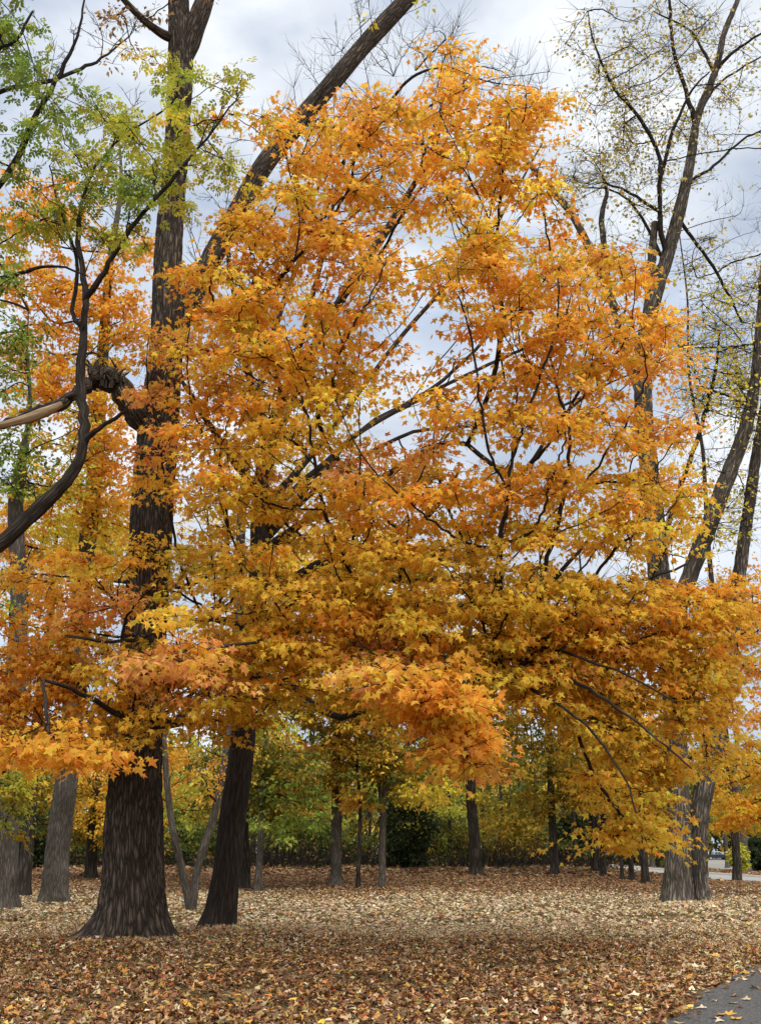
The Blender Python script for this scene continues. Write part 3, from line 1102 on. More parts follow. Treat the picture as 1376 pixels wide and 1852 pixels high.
O, RD, GD = ORANGE, REDOR, GOLD
spec = [
    (798, 100, 24, 34, 1.1, O), (825, 140, 50, 40, 1.0, O), (785, 190, 60, 45, 1.0, O), (975, 185, 55, 34, 1.2, O), (905, 225, 75, 45, 1.0, O), (645, 185, 34, 26, .8, RD), (700, 210, 65, 45, 1.0, O),
    (620, 250, 60, 55, 1.1, O), (720, 290, 85, 55, 1.0, O), (840, 275, 85, 50, 1.0, O), (935, 280, 60, 40, .9, O), (515, 225, 26, 40, .8, O), (470, 225, 45, 26, .55, O), (440, 215, 40, 30, .3, O),
    (560, 320, 70, 55, 1.1, O), (500, 395, 80, 55, 1.1, O), (640, 380, 95, 60, 1.0, O), (755, 390, 80, 40, .55, O), (870, 355, 85, 45, .9, O), (960, 345, 55, 45, 1.0, O), (880, 430, 60, 30, .5, O),
    (440, 450, 80, 55, 1.1, O), (560, 470, 95, 60, 1.05, O), (680, 470, 80, 45, .7, O), (830, 450, 70, 40, .8, GD), (930, 440, 85, 45, 1.0, O), (1010, 410, 30, 26, .7, O),
    (395, 540, 100, 60, 1.1, O), (520, 570, 105, 60, 1.1, O), (640, 560, 85, 50, .8, O), (830, 500, 95, 40, 1.0, O), (960, 495, 105, 45, 1.2, O), (1080, 485, 75, 40, 1.2, RD), (1140, 505, 36, 30, 1.0, O),
    (330, 635, 90, 50, 1.3, RD), (450, 650, 105, 60, 1.2, O), (580, 650, 95, 60, 1.1, O), (700, 610, 50, 26, .5, O), (860, 575, 70, 28, .7, O), (960, 595, 100, 40, 1.1, O), (1080, 585, 95, 45, 1.2, O), (1175, 605, 48, 40, 1.1, O),
    (285, 735, 45, 36, 1.0, RD), (400, 730, 95, 55, 1.15, O), (520, 740, 95, 55, 1.1, GD), (630, 700, 55, 45, .9, GD), (740, 665, 45, 26, .35, O), (880, 665, 70, 28, .8, O), (1000, 680, 100, 38, 1.1, O), (1110, 680, 85, 40, 1.2, O), (1195, 660, 36, 34, 1.0, RD),
    (270, 795, 36, 34, .8, RD), (365, 820, 80, 50, 1.0, O), (480, 830, 95, 50, 1.0, GD), (600, 790, 60, 36, .7, GD), (720, 835, 110, 42, 1.25, RD), (840, 745, 80, 36, .9, O), (950, 765, 95, 40, 1.1, O), (1085, 775, 105, 42, 1.25, O), (1205, 785, 48, 36, 1.2, RD),
    (290, 875, 55, 30, 1.0, O), (420, 920, 85, 45, 1.0, GD), (560, 900, 95, 50, 1.0, GD), (700, 910, 105, 50, 1.2, O), (830, 870, 105, 42, 1.1, O), (960, 875, 100, 42, 1.0, O), (1080, 880, 105, 42, 1.2, O), (1185, 890, 75, 42, 1.1, GD), (1255, 895, 24, 24, .8, O),
    (380, 990, 70, 40, .9, GD), (520, 1000, 95, 55, 1.0, GD), (640, 1000, 90, 45, 1.0, GD), (780, 985, 115, 45, 1.1, GD), (915, 975, 100, 50, 1.0, GD), (1040, 960, 85, 40, .7, O), (1140, 960, 85, 45, 1.1, GD), (1215, 945, 40, 26, .9, GD),
    (90, 1030, 100, 40, .9, O), (190, 1020, 70, 40, .9, O), (330, 1040, 50, 32, .7, GD), (415, 1080, 60, 40, 1.0, GD), (560, 1085, 105, 50, 1.2, GD), (700, 1080, 115, 50, 1.2, GD), (840, 1070, 105, 50, 1.2, GD), (980, 1065, 105, 45, 1.2, GD), (1100, 1070, 85, 45, 1.2, GD), (1190, 1085, 60, 35, 1.1, O),
    (60, 1130, 85, 40, 1.3, O), (180, 1110, 80, 40, 1.2, RD), (50, 1225, 85, 60, 1.5, O), (165, 1235, 95, 55, 1.5, O), (120, 1180, 80, 40, 1.3, RD), (280, 1195, 60, 40, 1.0, O), (345, 1215, 85, 55, 1.5, RD), (45, 1310, 75, 60, 1.4, O), (150, 1330, 95, 45, 1.5, O), (250, 1310, 55, 36, 1.1, GD),
    (60, 1365, 50, 26, 1.0, O), (370, 1295, 65, 40, 1.2, GD), (440, 1170, 80, 50, 1.3, O), (480, 1260, 70, 45, 1.3, GD), (550, 1170, 95, 55, 1.4, GD), (650, 1220, 85, 55, 1.4, GD), 
    (700, 1150, 95, 55, 1.5, RD), (760, 1230, 80, 50, 1.5, O), (795, 1290, 65, 50, 1.6, O), (825, 1335, 40, 36, 2.2, O), (850, 1372, 24, 28, 2.6, RD), (862, 1390, 12, 14, 2.5, RD), (640, 1110, 90, 40, 1.2, O),
    (830, 1190, 85, 50, 1.4, GD), (900, 1125, 105, 50, 1.4, GD), (1000, 1135, 105, 50, 1.4, GD), (1090, 1150, 105, 50, 1.4, O), (1190, 1140, 80, 45, 1.4, O), (1040, 1180, 80, 40, 1.2, RD),
    (920, 1230, 95, 50, 1.3, GD), (1040, 1235, 100, 50, 1.4, GD), (1150, 1230, 95, 50, 1.4, GD), (1235, 1215, 50, 50, 1.2, O),
    (1070, 1310, 75, 40, 1.3, GD), (1170, 1310, 90, 42, 1.3, GD), (1250, 1320, 50, 40, 1.1, GD), (1130, 1390, 80, 42, 1.4, GD), (1215, 1385, 50, 32, 1.2, GD), (1150, 1455, 60, 36, 1.5, GD), (1120, 1490, 40, 32, 1.5, GD), (1190, 1490, 34, 30, 1.4, GD), (1135, 1520, 22, 20, 1.2, GD),
    (1290, 1290, 44, 40, 1.1, O), (1285, 1370, 30, 36, 1.0, GD), (1280, 1090, 60, 40, 1.2, O), (1340, 1070, 45, 40, 1.3, O), (1270, 1160, 60, 45, 1.3, GD), (1345, 1140, 45, 50, 1.2, O), (1300, 1225, 55, 40, 1.2, GD), (1350, 1210, 40, 30, .8, O), (1270, 1260, 50, 35, 1.2, GD),
]
CC, CA = np.array([0.3, mY - 0.6, 10.5]), np.array([7.6, 7.4, 11.0])


def maple_depth(x, y):
    """front or back of the crown along this line of sight"""
    d = ray(x, y)
    q = (CAM - CC) / CA
    e = d / CA
    A, B, Cc = e @ e, 2 * q @ e, q @ q - 1
    disc = B * B - 4 * A * Cc
    if disc < 0:
        t = -B / (2 * A)
        return t + rng.uniform(-.7, .7)
    s = math.sqrt(disc)
    t0, t1 = (-B - s) / (2 * A), (-B + s) / (2 * A)
    u = rng.uniform()
    if y > 1090:
        u = u * .75
    if u < (.78 if y > 850 else .62):
        return t0 + (t1 - t0) * rng.uniform(0.0, .22)
    return t0 + (t1 - t0) * rng.uniform(.22, .95)


spec = [(a, b, c, d, e * (1.02 if b > 880 else 1.0), p) for (a, b, c, d, e, p) in spec]
C, pals, px = ellipse_clusters(spec, 930, maple_depth)
lobe = [(700, 1215, 60, 40, 1.3, RD), (780, 1235, 60, 45, 1.6, O), (815, 1300, 46, 42, 2.2, O), (846, 1352, 28, 32, 2.8, O), (862, 1385, 14, 16, 2.6, RD),
        (60, 1340, 70, 34, 1.0, O), (150, 1350, 80, 30, 1.0, O), (340, 1190, 70, 40, 1.0, RD), (300, 1080, 50, 40, .9, GD), (240, 1000, 60, 40, .7, GD), (420, 1010, 60, 50, .8, GD)]
C2, pals2, _ = ellipse_clusters(lobe, 930, lambda x, y: (14.2 if y > 1100 else mY - 2) + rng.uniform(-.8, .8))
C = np.vstack([C, C2])
pals = pals + pals2
seeds, sl = [], []
for c in ML:
    L = np.concatenate([[0], np.cumsum(np.linalg.norm(np.diff(c, axis=0), axis=1))])
    seeds.append(c[4:])
    sl.append(L[4:] * .6)
tk = mtrunk[mtrunk[:, 2] > 4.2]
seeds.append(tk)
sl.append(np.full(len(tk), 1.0))
seeds, sl = np.vstack(seeds), np.concatenate(sl)
Pn, par, ns = grow(seeds, sl, C, .35, 1.4, MAPLE[:2])
branch_parts(maple, chains_of(Pn, par, ns, 0.0085, .40, .05), M_MAPLE, .024, 60, stick_C=C, stick_r=.0045, stick_s=.45, nstick=6)
sc = np.clip(.30 + .010 * C[:, 1], .34, .55)
pals = [p if rng.uniform() > .22 else [O, GD, GD][rng.integers(0, 3)] for p in pals]
near = (C[:, 1] < mY - 6.0)
tm = [T_MAPLE if q else T_MAPLE5 for q in near]
res = cluster_leaves(C, sc * 1.12, 66, .106, pals, tm, .27, .5, .75)
_, nt_ = finish_crown(maple, res, M_LEAF, 'crown', 300)
print('maple tris', nt_)


# ================================================================== YELLOW-GREEN TREE reaching in from the left
aY = 17.0
abase = np.array([at(-230, 1500, aY)[0], aY, 0.0])
az = float(ground_z(abase[0], abase[1]))
ash = thing('ash_tree', 'yellow-green leaved tree with dark curving branches reaching in front of the oak', 'tree', (abase[0], abase[1], az))
P, R = limb_pts([(-230, 1760, 70), (-225, 1600, 60), (-215, 1400, 54), (-190, 1200, 48), (-165, 1080, 44), (-150, 900, 34), (-150, 700, 28), (-140, 400, 22), (-120, 100, 16), (-100, -200, 9)], aY)
P[0, 2] = az
trunk_mesh('trunk', P, R, M_MAPLE, ash, 40, 8, [(0.3, .2, .4, 3), (2.5, .2, .4, 3), (4.4, .2, .4, 3)], .012, 11, az, .3, 3)
AL = []
for pts in [
    [(-168, 1100, 33.6), (-80, 1035, 30.2, -.3), (0, 985, 28.6, -.5), (60, 930, 26.0, -.6), (112, 880, 23.5, -.7), (145, 830, 21.0, -.8), (152, 770, 18.5, -.8), (147, 690, 16.8, -.8), (152, 600, 14.3, -.8), (155, 520, 11.8, -.8), (143, 440, 9.2, -.7), (147, 370, 7.6, -.6), (175, 300, 5.0, -.5), (225, 240, 3.4, -.4)],
    [(153, 545, 11.8, -.8), (190, 490, 10.1, -1), (235, 415, 8.4, -1.2), (295, 345, 6.7, -1.3), (360, 265, 5.0, -1.4), (430, 180, 2.5, -1.4)],
    [(152, 600, 10.1, -.8), (132, 560, 7.6, -.6), (140, 470, 5.9, -.5), (110, 380, 4.2, -.3), (90, 300, 2.5, -.2)],
    [(148, 800, 11.8, -.8), (180, 775, 9.2, -1), (215, 752, 6.7, -1.2), (235, 730, 3.4, -1.3)],
    [(-150, 560, 20.2), (-60, 400, 15.1, -.3), (10, 320, 12.6, -.4), (60, 220, 10.1, -.5), (110, 130, 7.6, -.6), (145, 50, 5.0, -.7), (160, -30, 2.5, -.7)],
    [(-150, 420, 16.8), (-60, 220, 11.8, .4), (0, 165, 9.2, .6), (70, 152, 7.6, .8), (135, 130, 6.7, 1.0), (185, 105, 5.0, 1.2), (235, 65, 2.5, 1.3)],
    [(-150, 640, 15.1), (-60, 520, 10.1, -.8), (20, 500, 7.6, -1.2), (90, 480, 5.0, -1.4), (160, 500, 2.5, -1.6)],
    [(-140, 300, 13.4), (-60, 120, 10.1, -.6), (20, 80, 6.7, -.9), (60, 20, 4.2, -1)],
]:
    AL.append(limb(ash, pts, aY, M_MAPLE if len(pts) > 7 else M_TWIG, 'limb', 14, 5, .06, .010))
YG, G, YE = YGREEN, GREEN, YELLOW
spec = [(45, 30, 60, 40, 1.4, G), (30, 110, 60, 50, 1.3, G), (100, 190, 80, 40, 1.3, G), (50, 250, 60, 40, .9, G), (160, 235, 70, 50, 1.2, YG), (235, 230, 50, 40, 1.0, YG), (330, 150, 34, 50, 1.6, YG), (325, 205, 30, 20, 1.1, YE),
        (260, 105, 30, 24, .9, YE), (420, 160, 50, 32, 1.0, YG), (450, 195, 45, 25, .8, YE), (200, 330, 95, 45, 1.2, G), (210, 290, 60, 35, .9, YG), (50, 350, 50, 50, .8, G), (130, 385, 90, 35, 1.0, YG), (310, 275, 40, 26, 1.0, YG),
        (380, 295, 60, 34, 1.0, YG), (420, 320, 40, 26, .7, YE), (60, 430, 60, 30, .8, YG), (215, 415, 80, 35, .9, YG), (310, 400, 40, 40, .9, YG), (280, 350, 60, 40, .7, YG), (350, 240, 50, 40, .7, YG), (250, 290, 50, 40, .8, YG), (120, 300, 60, 40, .9, YG),
        (-100, 100, 120, 200, .7, G), (-120, 450, 120, 200, .7, G), (-140, 750, 100, 90, .6, G)]
C, pals, _ = ellipse_clusters(spec, 1350, lambda x, y: aY - .7 + rng.uniform(-1.1, 1.1))
seeds = np.vstack([c[8:] for c in AL])
Pn, par, ns = grow(seeds, np.zeros(len(seeds)), C, .3, .5)
branch_parts(ash, chains_of(Pn, par, ns, .007, .42, .03), M_TWIG, .016, 40, stick_C=C, stick_r=.004, stick_s=.35)
finish_crown(ash, cluster_leaves(C, np.full(len(C), .36), 20, .16, pals, [T_ASH] * len(C), .55, .5, .45), M_LEAF)
bare_twigs(ash, np.vstack([AL[0][6:], AL[1], AL[4][8:], AL[5]]), 34, 1.1, r=.013).build('bare_twigs', M_TWIG, ash, kind='stuff')


# ================================================================== generic tree from a base pixel, trunk and crown masses
NTREE = [0]


def px_tree(name, label, bx, by, w, top_y, crown, bark=None, group=None, lean=0.0, K=380, s=.75, nleaf=56, size=.21, tmpl=T_OVAL, base=None, stems=None, front=False, flat=.45, taper=.35, branch_n=6, spread=1.0, mat=None, tip=.012, stick=False, rough=0.0):
    bark = bark or M_WOODS
    p = on_ground(bx, by) if base is None else np.asarray(base, float)
    Y = p[1]
    z0 = float(ground_z(p[0], p[1]))
    t = thing(name, label, 'tree', (p[0], p[1], z0), group)
    seeds = []
    NTREE[0] += 1
    if stems is None:
        H = at(bx, top_y, Y)[2] - z0
        r0 = w * .5 * axis_depth(p) / F
        hs = np.array([0, .03, .08, .2, .35, .5, .65, .8, .92, 1.0])
        wob = rng.normal(0, .004 * H, (len(hs), 2)) * (hs > .1)[:, None]
        P = np.stack([p[0] + lean * H * hs + wob[:, 0], p[1] + wob[:, 1], z0 + H * hs], -1)
        R = r0 * np.array([1.08, 1.0, .97, .9, .82, .72, .6, taper, taper * .6, taper * .25])
        sd = 28 if w > 30 else 14
        ph = rng.uniform(0, 6.28)
        trunk_mesh('trunk', P, R, bark, t, 72 if rough else sd, 16 if rough else 5, [(ph + q * 1.9, r0 * .55, r0 * .8 + .1, 4) for q in range(4)], rough, 16, z0, .3, NTREE[0])
        C = catmull(P, 5)
        seeds.append(C[C[:, 2] > z0 + .25 * H])
    else:
        for k, pts in enumerate(stems):
            Pp, Rr = limb_pts(pts, Y)
            C = catmull(Pp, 6)
            R2 = np.interp(np.linspace(0, 1, len(C)), np.linspace(0, 1, len(Rr)), Rr)
            if k == 0:
                C[0, 2] = z0 - .2
            tb = Tubes()
            tb.add(C, R2, 16, wob=.03)
            tb.build('stem', bark, t)
            seeds.append(C[len(C) // 3:])
    seeds = np.vstack(seeds)
    if crown:
        def dep(x, y):
            return Y + (rng.uniform(-1.6, .2) if front else rng.uniform(-1, 1)) * spread * dep.r
        Cs, pals = [], []
        for row in crown:
            dep.r = min(5.5, row[2] * Y / F)
            c, pl, _ = ellipse_clusters([row], K, dep)
            Cs.append(c)
            if row[5] in (OLIVE, GREEN, YGREEN, DULLGREEN, MUSTARD):
                pl = [q if rng.uniform() > .3 else [MUSTARD, DULLGREEN, OLIVE, GOLD, MUSTARD, DULLGREEN][rng.integers(0, 6)] for q in pl]
            pals += pl
        C = np.vstack(Cs)
        Pn, par, ns = grow(seeds, np.zeros(len(seeds)), C, .3, .4)
        branch_parts(t, chains_of(Pn, par, ns, tip, .42, .09), bark, .05, branch_n, stick_C=C if stick else None, stick_s=s * .9, stick_r=.006, nsub=2)
        finish_crown(t, cluster_leaves(C, np.full(len(C), s), nleaf, size, pals, [tmpl] * len(C), flat, .5), mat or M_LEAF_BG)
    return t


# ---- the double-trunked cottonwood on the right
cY = COTTON[1]
cz = float(ground_z(*COTTON[:2]))
cot = thing('cottonwood_tree', 'tall double-trunked cottonwood with a dark cavity and sparse yellow leaves', 'tree', (COTTON[0], COTTON[1], cz))
rowsL = [(1640, 1197, 1254), (1600, 1199, 1253), (1540, 1203, 1251), (1470, 1206, 1247), (1400, 1206, 1244), (1300, 1200, 1240), (1200, 1192, 1236), (1120, 1182, 1232), (1050, 1172, 1212), (980, 1168, 1206), (880, 1160, 1194), (780, 1150, 1182), (700, 1146, 1178), (620, 1150, 1180), (540, 1168, 1196), (470, 1192, 1216), (390, 1214, 1237),
         (300, 1238, 1255), (210, 1254, 1268), (130, 1286, 1299), (60, 1304, 1314), (0, 1328, 1337), (-80, 1350, 1356)]
P, R = trunk_rows(rowsL, cY)
trunk_mesh('trunk', P, R, M_COTTON, cot, 112, 12, [(math.pi, .14, .35, 3), (4.2, .16, .35, 4), (1.6, .3, .5, 3), (5.0, .1, .3, 6)], .036, 12, cz, .3, 4)
rowsR = [(1642, 1240, 1284), (1600, 1244, 1280), (1540, 1244, 1278), (1480, 1246, 1280), (1420, 1256, 1290), (1360, 1268, 1304), (1300, 1280, 1316), (1240, 1292, 1326), (1180, 1302, 1332), (1100, 1316, 1340), (1000, 1330, 1352), (900, 1346, 1366), (800, 1362, 1379), (680, 1384, 1398), (560, 1406, 1418), (420, 1430, 1440), (250, 1456, 1462)]
P, R = trunk_rows(rowsR, cY + .45)
trunk_mesh('second_trunk', P, R, M_COTTON, cot, 96, 12, [(0, .14, .3, 3), (4.9, .14, .3, 4), (1.6, .3, .5, 3)], .036, 12, cz, .3, 5)
# cavity between the stems
M_HOLLOW = plain_mat('hollow_dark', (0.012, 0.010, 0.008), .95)
hp = [(1251, 1600, 3), (1253, 1580, 12), (1254, 1560, 15), (1253, 1545, 11), (1251, 1532, 3)]
Pp, Rr = limb_pts(hp, cY - .22)
tb = Tubes()
tb.add(catmull(Pp, 4), np.interp(np.linspace(0, 1, 17), np.linspace(0, 1, 5), Rr), 10)
tb.build('cavity', M_HOLLOW, cot)
CL = []
for pts in [
    [(1208, 1180, 34.0), (1226, 1100, 32.3, -.2), (1246, 1040, 30.6, -.4), (1275, 970, 30.6, -.6), (1308, 880, 28.9, -.8), (1342, 790, 27.2, -1), (1360, 720, 22.1, -1.2), (1372, 620, 17.0, -1.4), (1380, 480, 11.9, -1.5)],
    [(1190, 1010, 11.9), (1215, 930, 10.2, .5), (1240, 850, 8.5, .9), (1268, 770, 7.6, 1.1), (1290, 690, 6.0, 1.2), (1300, 600, 4.2, 1.3)],
    [(1166, 730, 18.7), (1130, 640, 15.3, .3), (1118, 590, 11.9, .5), (1100, 520, 11.9, .6), (1092, 440, 11.0, .6), (1088, 385, 10.2, .6), (1097, 350, 6.8, .6), (1090, 318, 4.2, .6)],
    [(1112, 560, 15.3, .5), (1075, 470, 15.3, .8), (1040, 400, 13.6, 1.1), (1000, 345, 11.9, 1.4), (950, 290, 9.3, 1.7), (905, 250, 6.8, 2), (870, 200, 3.4, 2.2)],
    [(1172, 560, 17.0), (1176, 500, 17.0), (1180, 450, 14.4), (1184, 402, 11.9)],
    [(1208, 480, 11.0), (1195, 420, 9.3, -.2), (1192, 350, 8.5, -.3), (1190, 280, 7.6, -.4), (1160, 220, 6.8, -.5), (1110, 160, 5.1, -.6), (1075, 80, 3.4, -.7), (1062, 20, 2, -.7)],
    [(1192, 330, 6.8, -.3), (1215, 240, 6.0, -.4), (1250, 165, 4.2, -.6), (1282, 130, 2.5, -.7)],
    [(1258, 225, 10.2), (1240, 165, 7.6, .3), (1222, 110, 6.8, .5), (1212, 40, 6.0, .6), (1208, -40, 4.2, .7)],
    [(1290, 130, 7.6), (1330, 90, 5.1, -.3), (1385, 55, 3.4, -.4)],
    [(1262, 210, 6.0), (1300, 150, 4.2, .2), (1380, 100, 2.5, .4)],
    [(1240, 330, 6.8), (1290, 300, 5.1, .4), (1340, 255, 4.2, .6), (1390, 228, 2.5, .8)],
    [(1195, 385, 6.8, -.3), (1140, 350, 5.1, -.4), (1090, 330, 3.4, -.5)],
    [(1205, 480, 6.8), (1150, 380, 5.1, .3), (1110, 345, 3.4, .4), (1060, 340, 2.5, .5)],
    [(1226, 395, 6.8), (1270, 455, 6.0, .4), (1310, 520, 5.1, .7), (1340, 580, 3.4, .9)],
    [(1290, 130, 6.0), (1250, 60, 4.2, .5), (1180, 20, 2.5, .7)],
]:
    CL.append(limb(cot, pts, cY, M_COTTON if pts[0][2] > 15 else M_TWIG, 'limb', 12, 5, .03, .016))
PY = PALEYEL
spec = [(1080, 60, 70, 60, .8, PY), (1150, 120, 80, 60, .9, PY), (1090, 190, 60, 60, .9, PY), (1200, 60, 70, 60, .9, PY), (1290, 60, 70, 60, .8, PY), (1340, 140, 40, 60, .6, PY), (1180, 220, 70, 60, .9, PY), (1080, 290, 80, 50, 1.2, PY), (1140, 300, 70, 50, 1.1, PY),
        (1050, 350, 60, 40, 1.0, PY), (1160, 400, 60, 50, 1.0, PY), (1240, 300, 50, 50, .7, PY), (1300, 220, 50, 50, .6, PY), (1270, 470, 60, 50, .9, PY), (1320, 560, 60, 60, 1.4, YELLOW), (1290, 640, 70, 50, 1.7, YELLOW), (1310, 720, 60, 40, 2.2, YELLOW), (1350, 680, 40, 60, 1.8, YELLOW), (1250, 700, 40, 50, 1.0, PY),
        (1350, 770, 30, 40, 1.4, YELLOW), (1280, 850, 40, 40, .8, PY), (1350, 900, 40, 50, 1.3, YELLOW), (1310, 960, 50, 40, 1.3, YELLOW), (1360, 500, 30, 60, 1.0, PY), (1220, 960, 40, 40, .8, YELLOW), (1130, 1030, 40, 40, .7, PY), (1250, 590, 50, 50, .8, PY), (1110, 470, 50, 50, .7, PY), (1200, 150, 120, 120, .6, PY),
        (1450, 300, 80, 200, .6, PY), (1440, 700, 70, 150, .8, YELLOW), (1200, -80, 200, 60, .5, PY)]
C, pals, _ = ellipse_clusters(spec, 360, lambda x, y: cY + rng.uniform(-2.2, 2.2))
seeds = np.vstack([c[3:] for c in CL])
Pn, par, ns = grow(seeds, np.zeros(len(seeds)), C, .2, .3)
branch_parts(cot, chains_of(Pn, par, ns, .0085, .42, .06), M_TWIG, .03, 40, stick_C=C, stick_r=.0055, stick_s=.8, nstick=6)
finish_crown(cot, cluster_leaves(C, np.full(len(C), .7), 9, .11, pals, [T_ROUND] * len(C), .8, .3), M_LEAF)
print('cottonwood clusters', len(C))

# ================================================================== BACKGROUND TREES
O, GD, OL, MU, DG, DK = ORANGE, GOLD, OLIVE, MUSTARD, DULLGREEN, DARKGREEN
px_tree('woodland_tree', 'pale grey trunk left of the slim dark trunk, green leaves high above it', 6, 1645, 46, 560, [(15, 660, 55, 60, 1.0, G), (15, 840, 60, 70, 1.0, G), (100, 760, 60, 50, .5, YG), (95, 870, 60, 40, .6, YG), (-60, 500, 90, 120, .5, G), (40, 600, 40, 40, .5, G)], M_GREY, rough=.02, s=.6, nleaf=34, front=True, size=.17, taper=.2, lean=-.05)
px_tree('woodland_tree', 'slim dark trunk between two pale grey trunks, clear yellow foliage above', 42, 1622, 24, 880, [(130, 975, 100, 40, 1.5, YELLOW), (60, 935, 70, 50, 1.2, YELLOW), (185, 940, 60, 40, 1.3, YELLOW), (170, 1000, 60, 40, 1.2, YELLOW), (40, 1020, 60, 40, .9, YELLOW), (220, 1000, 50, 40, .8, YELLOW)], s=.6, front=True, mat=M_LEAF, size=.16)
px_tree('woodland_tree', 'straight pale grey trunk standing just left of the big oak', 97, 1634, 44, 260,
        [(50, 360, 60, 50, .9, O), (120, 420, 70, 50, .6, O), (60, 520, 70, 50, .9, O), (190, 520, 70, 50, .8, O), (230, 590, 60, 50, .9, O), (60, 640, 60, 40, .9, O), (190, 640, 50, 40, .7, GD), (100, 700, 70, 40, .6, O), (190, 790, 80, 60, 1.0, O), (110, 830, 60, 50, .6, GD), (230, 450, 70, 50, .7, O), (30, 450, 50, 40, .7, O), (210, 880, 60, 40, .9, O), (190, 720, 50, 30, .5, GD), (60, 730, 60, 40, .8, O), (100, 560, 60, 60, .9, O), (150, 900, 70, 50, 1.0, GD), (50, 960, 70, 50, .8, O), (90, 1060, 100, 50, .9, O), (110, 640, 50, 50, .8, GD), (130, 350, 60, 40, .6, O), (200, 960, 50, 50, .8, GD)], M_GREY, rough=.02, lean=.012, front=True, size=.16, nleaf=44, tmpl=T_MAPLE5, mat=M_LEAF, s=.6)
px_tree('woodland_tree', 'dark trunk seen in the gap between the pale trunk and the oak', 163, 1590, 20, 1150, [(190, 1440, 90, 70, 1.3, GD), (120, 1460, 80, 60, 1.0, MU), (280, 1400, 80, 60, 1.2, O), (200, 1500, 90, 40, 1.0, MU), (60, 1440, 60, 60, .8, OL), (260, 1480, 60, 50, .9, GD)])
px_tree('twin_stem_tree', 'slim grey twin-stemmed tree forming a V between oak and maple trunks', 348, 1649, 13, 1300, [(300, 1430, 40, 30, .6, YG), (390, 1420, 40, 40, .6, O), (330, 1370, 60, 40, .5, YG), (420, 1370, 50, 40, .4, O)], M_GREY, stems=[
    [(348, 1652, 22), (340, 1620, 16), (330, 1575, 14), (317, 1520, 13, -.2), (308, 1470, 12, -.2), (303, 1420, 11, -.3), (298, 1350, 10, -.3), (296, 1270, 8, -.3), (290, 1150, 5)],
    [(346, 1650, 18, -.1), (352, 1610, 15), (357, 1575, 14, .1), (370, 1530, 14, .2), (386, 1480, 14, .3), (398, 1420, 13, .4), (408, 1360, 12, .5), (416, 1300, 10, .5), (425, 1200, 7, .5), (430, 1080, 4, .5)]], s=.5, nleaf=24, size=.12)
rows = [
    # bx, by, w, top, label, crown, lean
    (441, 1608, 22, 1000, 'dark trunk half hidden behind the maple trunk', [(430, 1400, 90, 60, .9, OL), (470, 1340, 80, 50, .8, GD), (380, 1450, 70, 50, .7, YG)], 0.0),
    (466, 1614, 13, 1100, 'thin grey trunk just right of the maple trunk', [(500, 1400, 80, 60, 1.0, OL), (520, 1460, 70, 50, .9, G), (470, 1330, 70, 40, .8, YG)], .02),
    (607, 1603, 19, 900, 'sturdy grey-brown trunk under orange sprays in the clearing', [(600, 1440, 70, 26, 1.5, O), (610, 1360, 60, 24, 1.4, O), (560, 1150, 170, 140, 1.0, GD), (640, 1050, 160, 110, .9, GD), (620, 1300, 110, 50, .9, MU), (560, 1390, 70, 40, .7, G)], 0.0),
    (648, 1607, 8, 1180, 'very thin upright sapling between two stouter trunks', [(660, 1400, 60, 50, .9, MU), (650, 1330, 70, 50, .9, MU)], 0.0),
    (860, 1584, 21, 900, 'solitary dark trunk at the edge of the open leaf-covered ground', [(850, 1250, 150, 90, 1.0, MU), (840, 1150, 150, 90, .9, GD), (800, 1430, 60, 30, 1.0, YELLOW), (880, 1360, 80, 40, .6, MU)], 0.0),
    (1003, 1584, 15, 950, 'dark trunk at the foot of the woods beside a dense bush', [(1000, 1300, 120, 90, 1.0, MU), (1010, 1430, 70, 40, 1.2, MU), (980, 1180, 130, 80, .9, GD), (1040, 1370, 60, 50, 1.0, GD), (960, 1450, 50, 36, .8, MU)], .0),
    (1075, 1580, 11, 1150, 'thin dark trunk, first in the row by the park road', [(1060, 1430, 60, 50, 1.1, GD), (1080, 1360, 70, 50, 1.0, GD), (1050, 1300, 70, 50, .8, MU)], 0.0),
    (1091, 1586, 11, 1150, 'thin dark trunk, second in the row by the park road', [(1100, 1420, 60, 50, 1.0, GD), (1110, 1330, 70, 50, .9, GD)], 0.02),
    (1125, 1592, 7, 1250, 'thinnest dark stem, third in the row by the park road', [(1130, 1420, 50, 40, .9, GD)], 0.0),
    (1142, 1592, 10, 1200, 'dark trunk, fourth in the row by the park road', [(1150, 1400, 60, 50, .9, GD), (1140, 1340, 60, 40, .7, GD)], 0.0),
    (1167, 1598, 14, 1150, 'stoutest dark trunk, last in the row before the double cottonwood', [(1170, 1390, 70, 50, 1.0, GD), (1180, 1300, 80, 60, .8, O)], 0.0),
]
for (bx, by, w, top, lab, crown, lean) in rows:
    px_tree('woodland_tree', lab, bx, by, w, top, crown, M_GREY if 'grey' in lab else None, 'trees along the edge of the clearing', lean)
px_tree('forked_tree', 'slender grey-green tree forking above head height in the clearing', 690, 1606, 13, 1200, [(720, 1370, 70, 50, 1.0, MU), (690, 1310, 70, 50, 1.0, GD), (760, 1420, 60, 40, .8, YELLOW), (640, 1240, 120, 80, .8, GD), (780, 1340, 60, 40, .7, MU)], M_GREY, stems=[
    [(690, 1608, 16), (691, 1585, 13), (691, 1530, 12), (693, 1470, 11), (696, 1430, 10), (700, 1380, 8), (706, 1300, 6), (700, 1200, 4)],
    [(694, 1450, 10), (704, 1410, 9, .1), (718, 1370, 8, .2), (740, 1345, 6, .3), (775, 1325, 4, .4)],
    [(693, 1470, 8), (686, 1420, 7, -.1), (690, 1360, 5, -.2), (684, 1290, 3, -.2)]])
